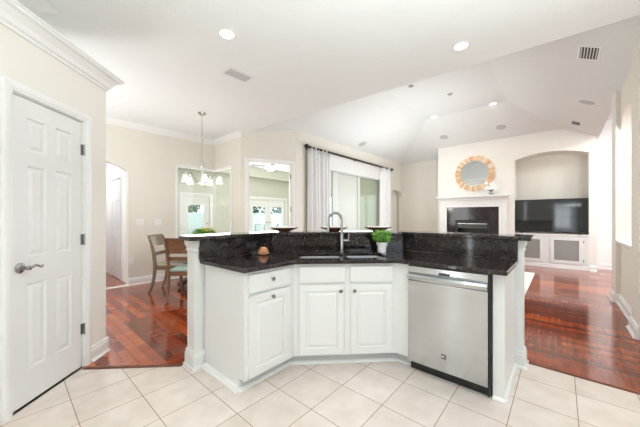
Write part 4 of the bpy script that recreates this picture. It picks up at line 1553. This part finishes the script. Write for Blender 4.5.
def vent(label, px, py, pl, spin, w, h, nsl, dark):
    t, q, n = fit('air_vent', label, 'vent', px, py, pl, spin, 'ceiling air vents')
    mb = MB()
    f_ = 0.025
    mb.box(-w / 2, -h / 2, 0, w / 2, -h / 2 + f_, 0.008); mb.box(-w / 2, h / 2 - f_, 0, w / 2, h / 2, 0.008)
    mb.box(-w / 2, -h / 2 + f_, 0, -w / 2 + f_, h / 2 - f_, 0.008); mb.box(w / 2 - f_, -h / 2 + f_, 0, w / 2, h / 2 - f_, 0.008)
    mb.build('frame', M_TRIM, t)
    mb = MB(); mb.box(-w / 2 + f_, -h / 2 + f_, 0, w / 2 - f_, h / 2 - f_, 0.001)
    mb.build('duct', plain('duct_%d' % (dark * 100), (dark, dark, dark), 0.8), t)
    for k in range(nsl):
        x = -w / 2 + f_ + (w - 2 * f_) * (k + 0.5) / nsl
        mb = MB(); mb.box(-0.0055, -h / 2 + f_, -0.001, 0.0055, h / 2 - f_, 0.0012, Matrix.Translation((x, 0, 0.006)) @ Matrix.Rotation(0.7, 4, 'Y'))
        mb.build('slat', M_TRIM, t)


vent('white slatted air vent in the flat kitchen ceiling beside the chandelier', 238, 75, 'flat', PI / 2, 0.21, 0.34, 5, 0.10)
vent('dark slatted air vent high in the slope near the right-hand wall', 589, 53, 'south', PI / 2, 0.23, 0.38, 6, 0.05)
vent('small dark air vent in the slope above the television niche', 576, 123, 'south', 0, 0.34, 0.20, 4, 0.05)

# ------------------------------------------------------------------ family room
# fireplace
fp = thing('fireplace', 'white mantel fireplace with dark granite surround on the family room wall', 'fireplace', (XB, 1.885, 0), -PI / 2)
# local x = -world y, local y = +world x
mb = MB()
mb.box(-0.90, -0.05, 0, -0.72, 0, 1.55); mb.box(0.62, -0.05, 0, 0.80, 0, 1.55); mb.box(-0.90, -0.05, 1.53, 0.80, 0, 1.74)
mb.box(-0.905, -0.062, 0, -0.80, 0, 1.74); mb.box(0.70, -0.062, 0, 0.805, 0, 1.74)
mb.box(-0.905, -0.07, 0, -0.72, 0, 0.14); mb.box(0.62, -0.07, 0, 0.805, 0, 0.14)
mb.build('surround', M_TRIM, fp, bevel=0.004)
mb = MB()
prof = [(0, 1.72), (0.065, 1.72), (0.08, 1.74), (0.085, 1.765), (0.13, 1.80), (0.16, 1.812), (0.19, 1.814), (0.19, 1.852), (0, 1.852)]
n = len(prof)
vs = []
for sx in (-1, 1):
    for o, z in prof:
        vs.append(((-0.91 - o * 0.45) if sx < 0 else (0.81 + o * 0.45), -o, z))
mb.add(vs, [(i, (i + 1) % n, n + (i + 1) % n, n + i) for i in range(n)] + [tuple(range(n)), tuple(reversed(range(n, 2 * n)))])
mb.build('mantel_shelf', M_TRIM, fp)
mb = MB()
mb.box(-0.72, -0.02, 0, -0.48, 0.0, 1.53); mb.box(0.40, -0.02, 0, 0.62, 0.0, 1.53); mb.box(-0.48, -0.02, 1.16, 0.40, 0.0, 1.53)
mb.build('granite_facing', M_GRAN, fp)
mb = MB()
mb.box(-0.48, -0.015, 0.05, -0.42, 0.0, 1.16); mb.box(0.34, -0.015, 0.05, 0.40, 0.0, 1.16); mb.box(-0.42, -0.015, 1.10, 0.34, 0.0, 1.16)
mb.box(-0.46, 0.0, 0.05, -0.42, 0.42, 1.11); mb.box(0.34, 0.0, 0.05, 0.38, 0.42, 1.11); mb.box(-0.46, 0.40, 0.05, 0.38, 0.43, 1.11); mb.box(-0.46, 0.0, 1.08, 0.38, 0.42, 1.11); mb.box(-0.46, 0.0, 0.03, 0.38, 0.42, 0.07)
mb.build('firebox', M_BLACK, fp)
mb = MB(); mb.box(-0.42, -0.03, 1.035, 0.34, -0.015, 1.065)
tag(mb.build('hood_strip', M_NICKEL, fp, bevel=0.002), 'bright metal strip')
mb = MB()
for k in range(3):
    z = 0.93 + 0.03 * k
    mb.box(-0.42, -0.012, z, 0.34, 0.004, z + 0.012)
mb.build('louvre', M_KNOB, fp)
mb = MB()
for k in range(4):
    mb.tube([(-0.3 + 0.02 * k, 0.15 + 0.05 * (k % 2), 0.12 + 0.09 * (k // 2)), (0.22 + 0.02 * k, 0.2 + 0.03 * k, 0.14 + 0.09 * (k // 2))], 0.045, 8)
mb.build('logs', M_BARK, fp)
mb = MB(); mb.box(-0.95, -0.45, 0.0, 0.85, -0.07, 0.03)
mb.build('hearth', M_GRAN, fp, bevel=0.004)

# round mirror
mi = thing('round_mirror', 'round mirror in a frame of pale wood segments above the fireplace', 'mirror', (XB - 0.004, 1.862, 2.49), -PI / 2)
mb = MB()
N = 44
for k in range(N):
    a0, a1 = 2 * PI * k / N + 0.008, 2 * PI * (k + 1) / N - 0.008
    ro = 0.505 + rnd.uniform(-0.008, 0.010)
    ri = 0.365 + rnd.uniform(-0.006, 0.006)
    yf = -0.028 + rnd.uniform(-0.006, 0.006)
    vs = []
    for y in (yf, 0.0):
        for r, a in ((ri, a0), (ro, a0), (ro, a1), (ri, a1)):
            vs.append((r * math.cos(a), y, r * math.sin(a)))
    mb.add(vs, [(0, 1, 2, 3), (7, 6, 5, 4), (0, 4, 5, 1), (1, 5, 6, 2), (2, 6, 7, 3), (3, 7, 4, 0)])
m = bpy.data.materials.new('pale_driftwood')
nt, b = nodes(m)
tc = nt.nodes.new('ShaderNodeTexCoord'); sx = nt.nodes.new('ShaderNodeSeparateXYZ'); nt.links.new(tc.outputs['Object'], sx.inputs[0])
at = nt.nodes.new('ShaderNodeMath'); at.operation = 'ARCTAN2'; nt.links.new(sx.outputs[2], at.inputs[0]); nt.links.new(sx.outputs[0], at.inputs[1])
ml = nt.nodes.new('ShaderNodeMath'); ml.operation = 'MULTIPLY'; ml.inputs[1].default_value = N / (2 * PI); nt.links.new(at.outputs[0], ml.inputs[0])
flr = nt.nodes.new('ShaderNodeMath'); flr.operation = 'FLOOR'; nt.links.new(ml.outputs[0], flr.inputs[0])
v = nt.nodes.new('ShaderNodeTexWhiteNoise'); v.noise_dimensions = '1D'; nt.links.new(flr.outputs[0], v.inputs['W'])
rp = ramp(nt, [(0.0, (0.60, 0.36, 0.19)), (0.5, (0.70, 0.49, 0.31)), (1.0, (0.78, 0.68, 0.54))])
nt.links.new(v.outputs['Value'], rp.inputs[0]); nt.links.new(rp.outputs[0], b.inputs['Base Color'])
b.inputs['Roughness'].default_value = 0.55
mb.build('frame', m, mi)
mb = MB(); mb.lathe([(0, -0.004), (0.374, -0.004), (0.374, 0.016), (0, 0.016)], 48, Matrix.Rotation(-PI / 2, 4, 'X') @ Matrix.Translation((0, 0, 0)))
mb.v = [Vector((p.x, -abs(p.y) if p.y < 0 else -p.y, p.z)) for p in mb.v]
mb.build('mirror_glass', M_MIRROR, mi)

# orchid on the mantel
oc = thing('orchid', 'small white orchid in a clear glass vase on the mantel shelf', 'plant', (XB - 0.10, 1.44, 1.8525))
mb = MB(); mb.lathe([(0, 0), (0.05, 0), (0.052, 0.01), (0.045, 0.045), (0.05, 0.085), (0.046, 0.085), (0.041, 0.045), (0.04, 0.012), (0, 0.012)], 20)
mb.build('vase', mat_glass('vase_glass', (0.75, 0.78, 0.76), 0.2), oc, smooth=True)
mb = MB()
mb.tube([(0, 0, 0.015), (0.0, 0.01, 0.10), (-0.02, 0.03, 0.25), (-0.03, 0.12, 0.30)], [0.006, 0.005, 0.004, 0.003], 6)
mb.tube([(0, 0, 0.015), (0.0, -0.02, 0.12), (-0.02, -0.04, 0.26)], [0.006, 0.005, 0.004], 6)
for a in (-0.9, -0.2, 0.6, 2.4, 3.3):
    M_ = Matrix.Translation((0, 0, 0.09)) @ Matrix.Rotation(a, 4, 'Z') @ Matrix.Rotation(0.6, 4, 'X')
    mb.add([(0, 0, 0), (0.03, 0.05, 0.0), (0, 0.13, -0.01), (-0.03, 0.05, 0.0)], [(0, 1, 2), (0, 2, 3)], M_)
mb.build('stem', plain('dark_leaf_black', (0.015, 0.02, 0.012), 0.4), oc)
mb = MB()
for k in range(11):
    c_ = Vector((-0.03 + rnd.uniform(-0.03, 0.03), rnd.uniform(-0.12, 0.16), 0.20 + rnd.uniform(-0.05, 0.14)))
    for j in range(5):
        M_ = Matrix.Translation(c_) @ Matrix.Rotation(-PI / 2, 4, 'Y') @ Matrix.Rotation(2 * PI * j / 5, 4, 'Z') @ Matrix.Translation((0.024, 0, 0)) @ Matrix.Diagonal((1, 0.75, 0.3, 1))
        mb.lathe([(0, -0.006), (0.022, -0.003), (0.026, 0.003), (0, 0.008)], 10, M_)
mb.build('blossom', plain('orchid_white', (0.90, 0.88, 0.86), 0.6), oc)

# media cabinet
mc = thing('media_cabinet', 'white built-in media cabinet with grey mesh doors under the television', 'cabinet', (XB, 0.2135, 0), -PI / 2)
hwid = (NY0 - NY1) / 2
mb = MB()
mb.box(-hwid, 0.0, 0.0, hwid, 0.48, 0.80)
mb.build('body', M_CAB, mc, bevel=0.002)
mb = MB(); mb.box(-hwid, -0.018, 0.80, hwid, 0.48, 0.828)
mb.build('top', M_TRIM, mc, bevel=0.003)
mb = MB(); mb.box(-hwid, -0.016, 0.0, hwid, 0.0, 0.09)
mb.build('base_moulding', M_TRIM, mc, bevel=0.003)
for (xa, xb) in ((-0.68, -0.11), (0.02, 0.605)):
    mb = MB()
    fz0, fz1, rw = 0.13, 0.755, 0.07
    mb.box(xa, -0.02, fz0, xa + rw, 0, fz1); mb.box(xb - rw, -0.02, fz0, xb, 0, fz1)
    mb.box(xa + rw, -0.02, fz0, xb - rw, 0, fz0 + rw); mb.box(xa + rw, -0.02, fz1 - rw, xb - rw, 0, fz1)
    d_ = mb.build('door', M_CAB, mc, bevel=0.002)
    mb = MB(); mb.box(xa + rw, -0.008, fz0 + rw, xb - rw, -0.001, fz1 - rw)
    mb.build('mesh_panel', M_MESH, d_)
    for z in (fz0 + 0.09, fz1 - 0.09):
        mb = MB(); xk = xb + 0.008 if xa > 0 else xa - 0.008
        mb.tube([(xk, -0.012, z - 0.025), (xk, -0.012, z + 0.025)], 0.009, 8)
        mb.build('hinge', M_KNOB, d_)
# television
tv = thing('television', 'large flat black television standing in the arched niche', 'television', (XB + 0.02, 0.2135, 0.8285), -PI / 2)
mb = MB(); mb.box(-0.695, 0.0, 0.045, 0.695, 0.05, 0.862)
mb.build('housing', M_BLACK, tv, bevel=0.004)
mb = MB(); mb.box(-0.685, -0.003, 0.062, 0.685, 0.002, 0.853)
mb.build('screen', M_TV, tv)
for s in (-1, 1):
    mb = MB(); mb.tube([(s * 0.52, 0.025, 0.06), (s * 0.55, -0.05, 0.01), (s * 0.56, -0.07, 0.008)], 0.009, 8)
    mb.tube([(s * 0.52, 0.025, 0.06), (s * 0.55, 0.12, 0.01), (s * 0.56, 0.15, 0.008)], 0.009, 8)
    mb.build('stand', M_BLACK, tv)
# sound bar
sb = thing('sound_bar', 'slim grey sound bar on the media cabinet in front of the television', 'speaker', (XB + 0.01, 0.14, 0.8285), -PI / 2)
mb = MB(); mb.box(-0.32, -0.02, 0.002, 0.32, 0.015, 0.028)
mb.build('housing', plain('soundbar_grey', (0.12, 0.12, 0.12), 0.5), sb, bevel=0.006)

# rug
mb = MB()
mb.box(3.45, 0.425, 0.001, 7.65, 3.2, 0.022)
o = mb.build('area_rug', plain('cream_rug', (0.80, 0.77, 0.72), 0.95, bump=0.8, bscale=120), None, bevel=0.006)
tag(o, 'cream area rug on the cherry floor behind the right column', 'rug')

# ceiling fan in the sunroom
fn = thing('ceiling_fan', 'ceiling fan with lit white bowl seen through the angled doorway', 'ceiling fan', (6.35, 7.95, 0))
mb = MB(); mb.lathe([(0, 3.4), (0.07, 3.4), (0.05, 3.36), (0.015, 3.35), (0.015, 3.20), (0.13, 3.17), (0.16, 3.12), (0.10, 3.08), (0, 3.08)], 20)
mb.build('motor', mat_steel('fan_brass', (0.45, 0.30, 0.14), 0.35, False), fn, smooth=True)
for k in range(5):
    M_ = Matrix.Rotation(2 * PI * k / 5 + 0.15, 4, 'Z') @ Matrix.Translation((0, 0, 3.09)) @ Matrix.Rotation(0.2, 4, 'X')
    mb = MB(); mb.prism([(0.12, -0.02), (0.24, -0.07), (0.66, -0.09), (0.70, -0.05), (0.70, 0.05), (0.66, 0.09), (0.24, 0.07), (0.12, 0.02)], -0.004, 0.004, M_)
    mb.build('blade', plain('fan_blade', (0.09, 0.10, 0.11), 0.5), fn)
mb = MB(); mb.lathe([(0.0, 2.92), (0.10, 2.94), (0.18, 2.99), (0.21, 3.05), (0.18, 3.08), (0, 3.08)], 24)
mb.build('light_bowl', emit('fan_light', (1, 0.98, 0.95), 3.0), fn, smooth=True)
lamp('fan_bulb', 'POINT', (6.35, 7.95, 2.85), 34, 0.12, color=(1, 0.97, 0.92))
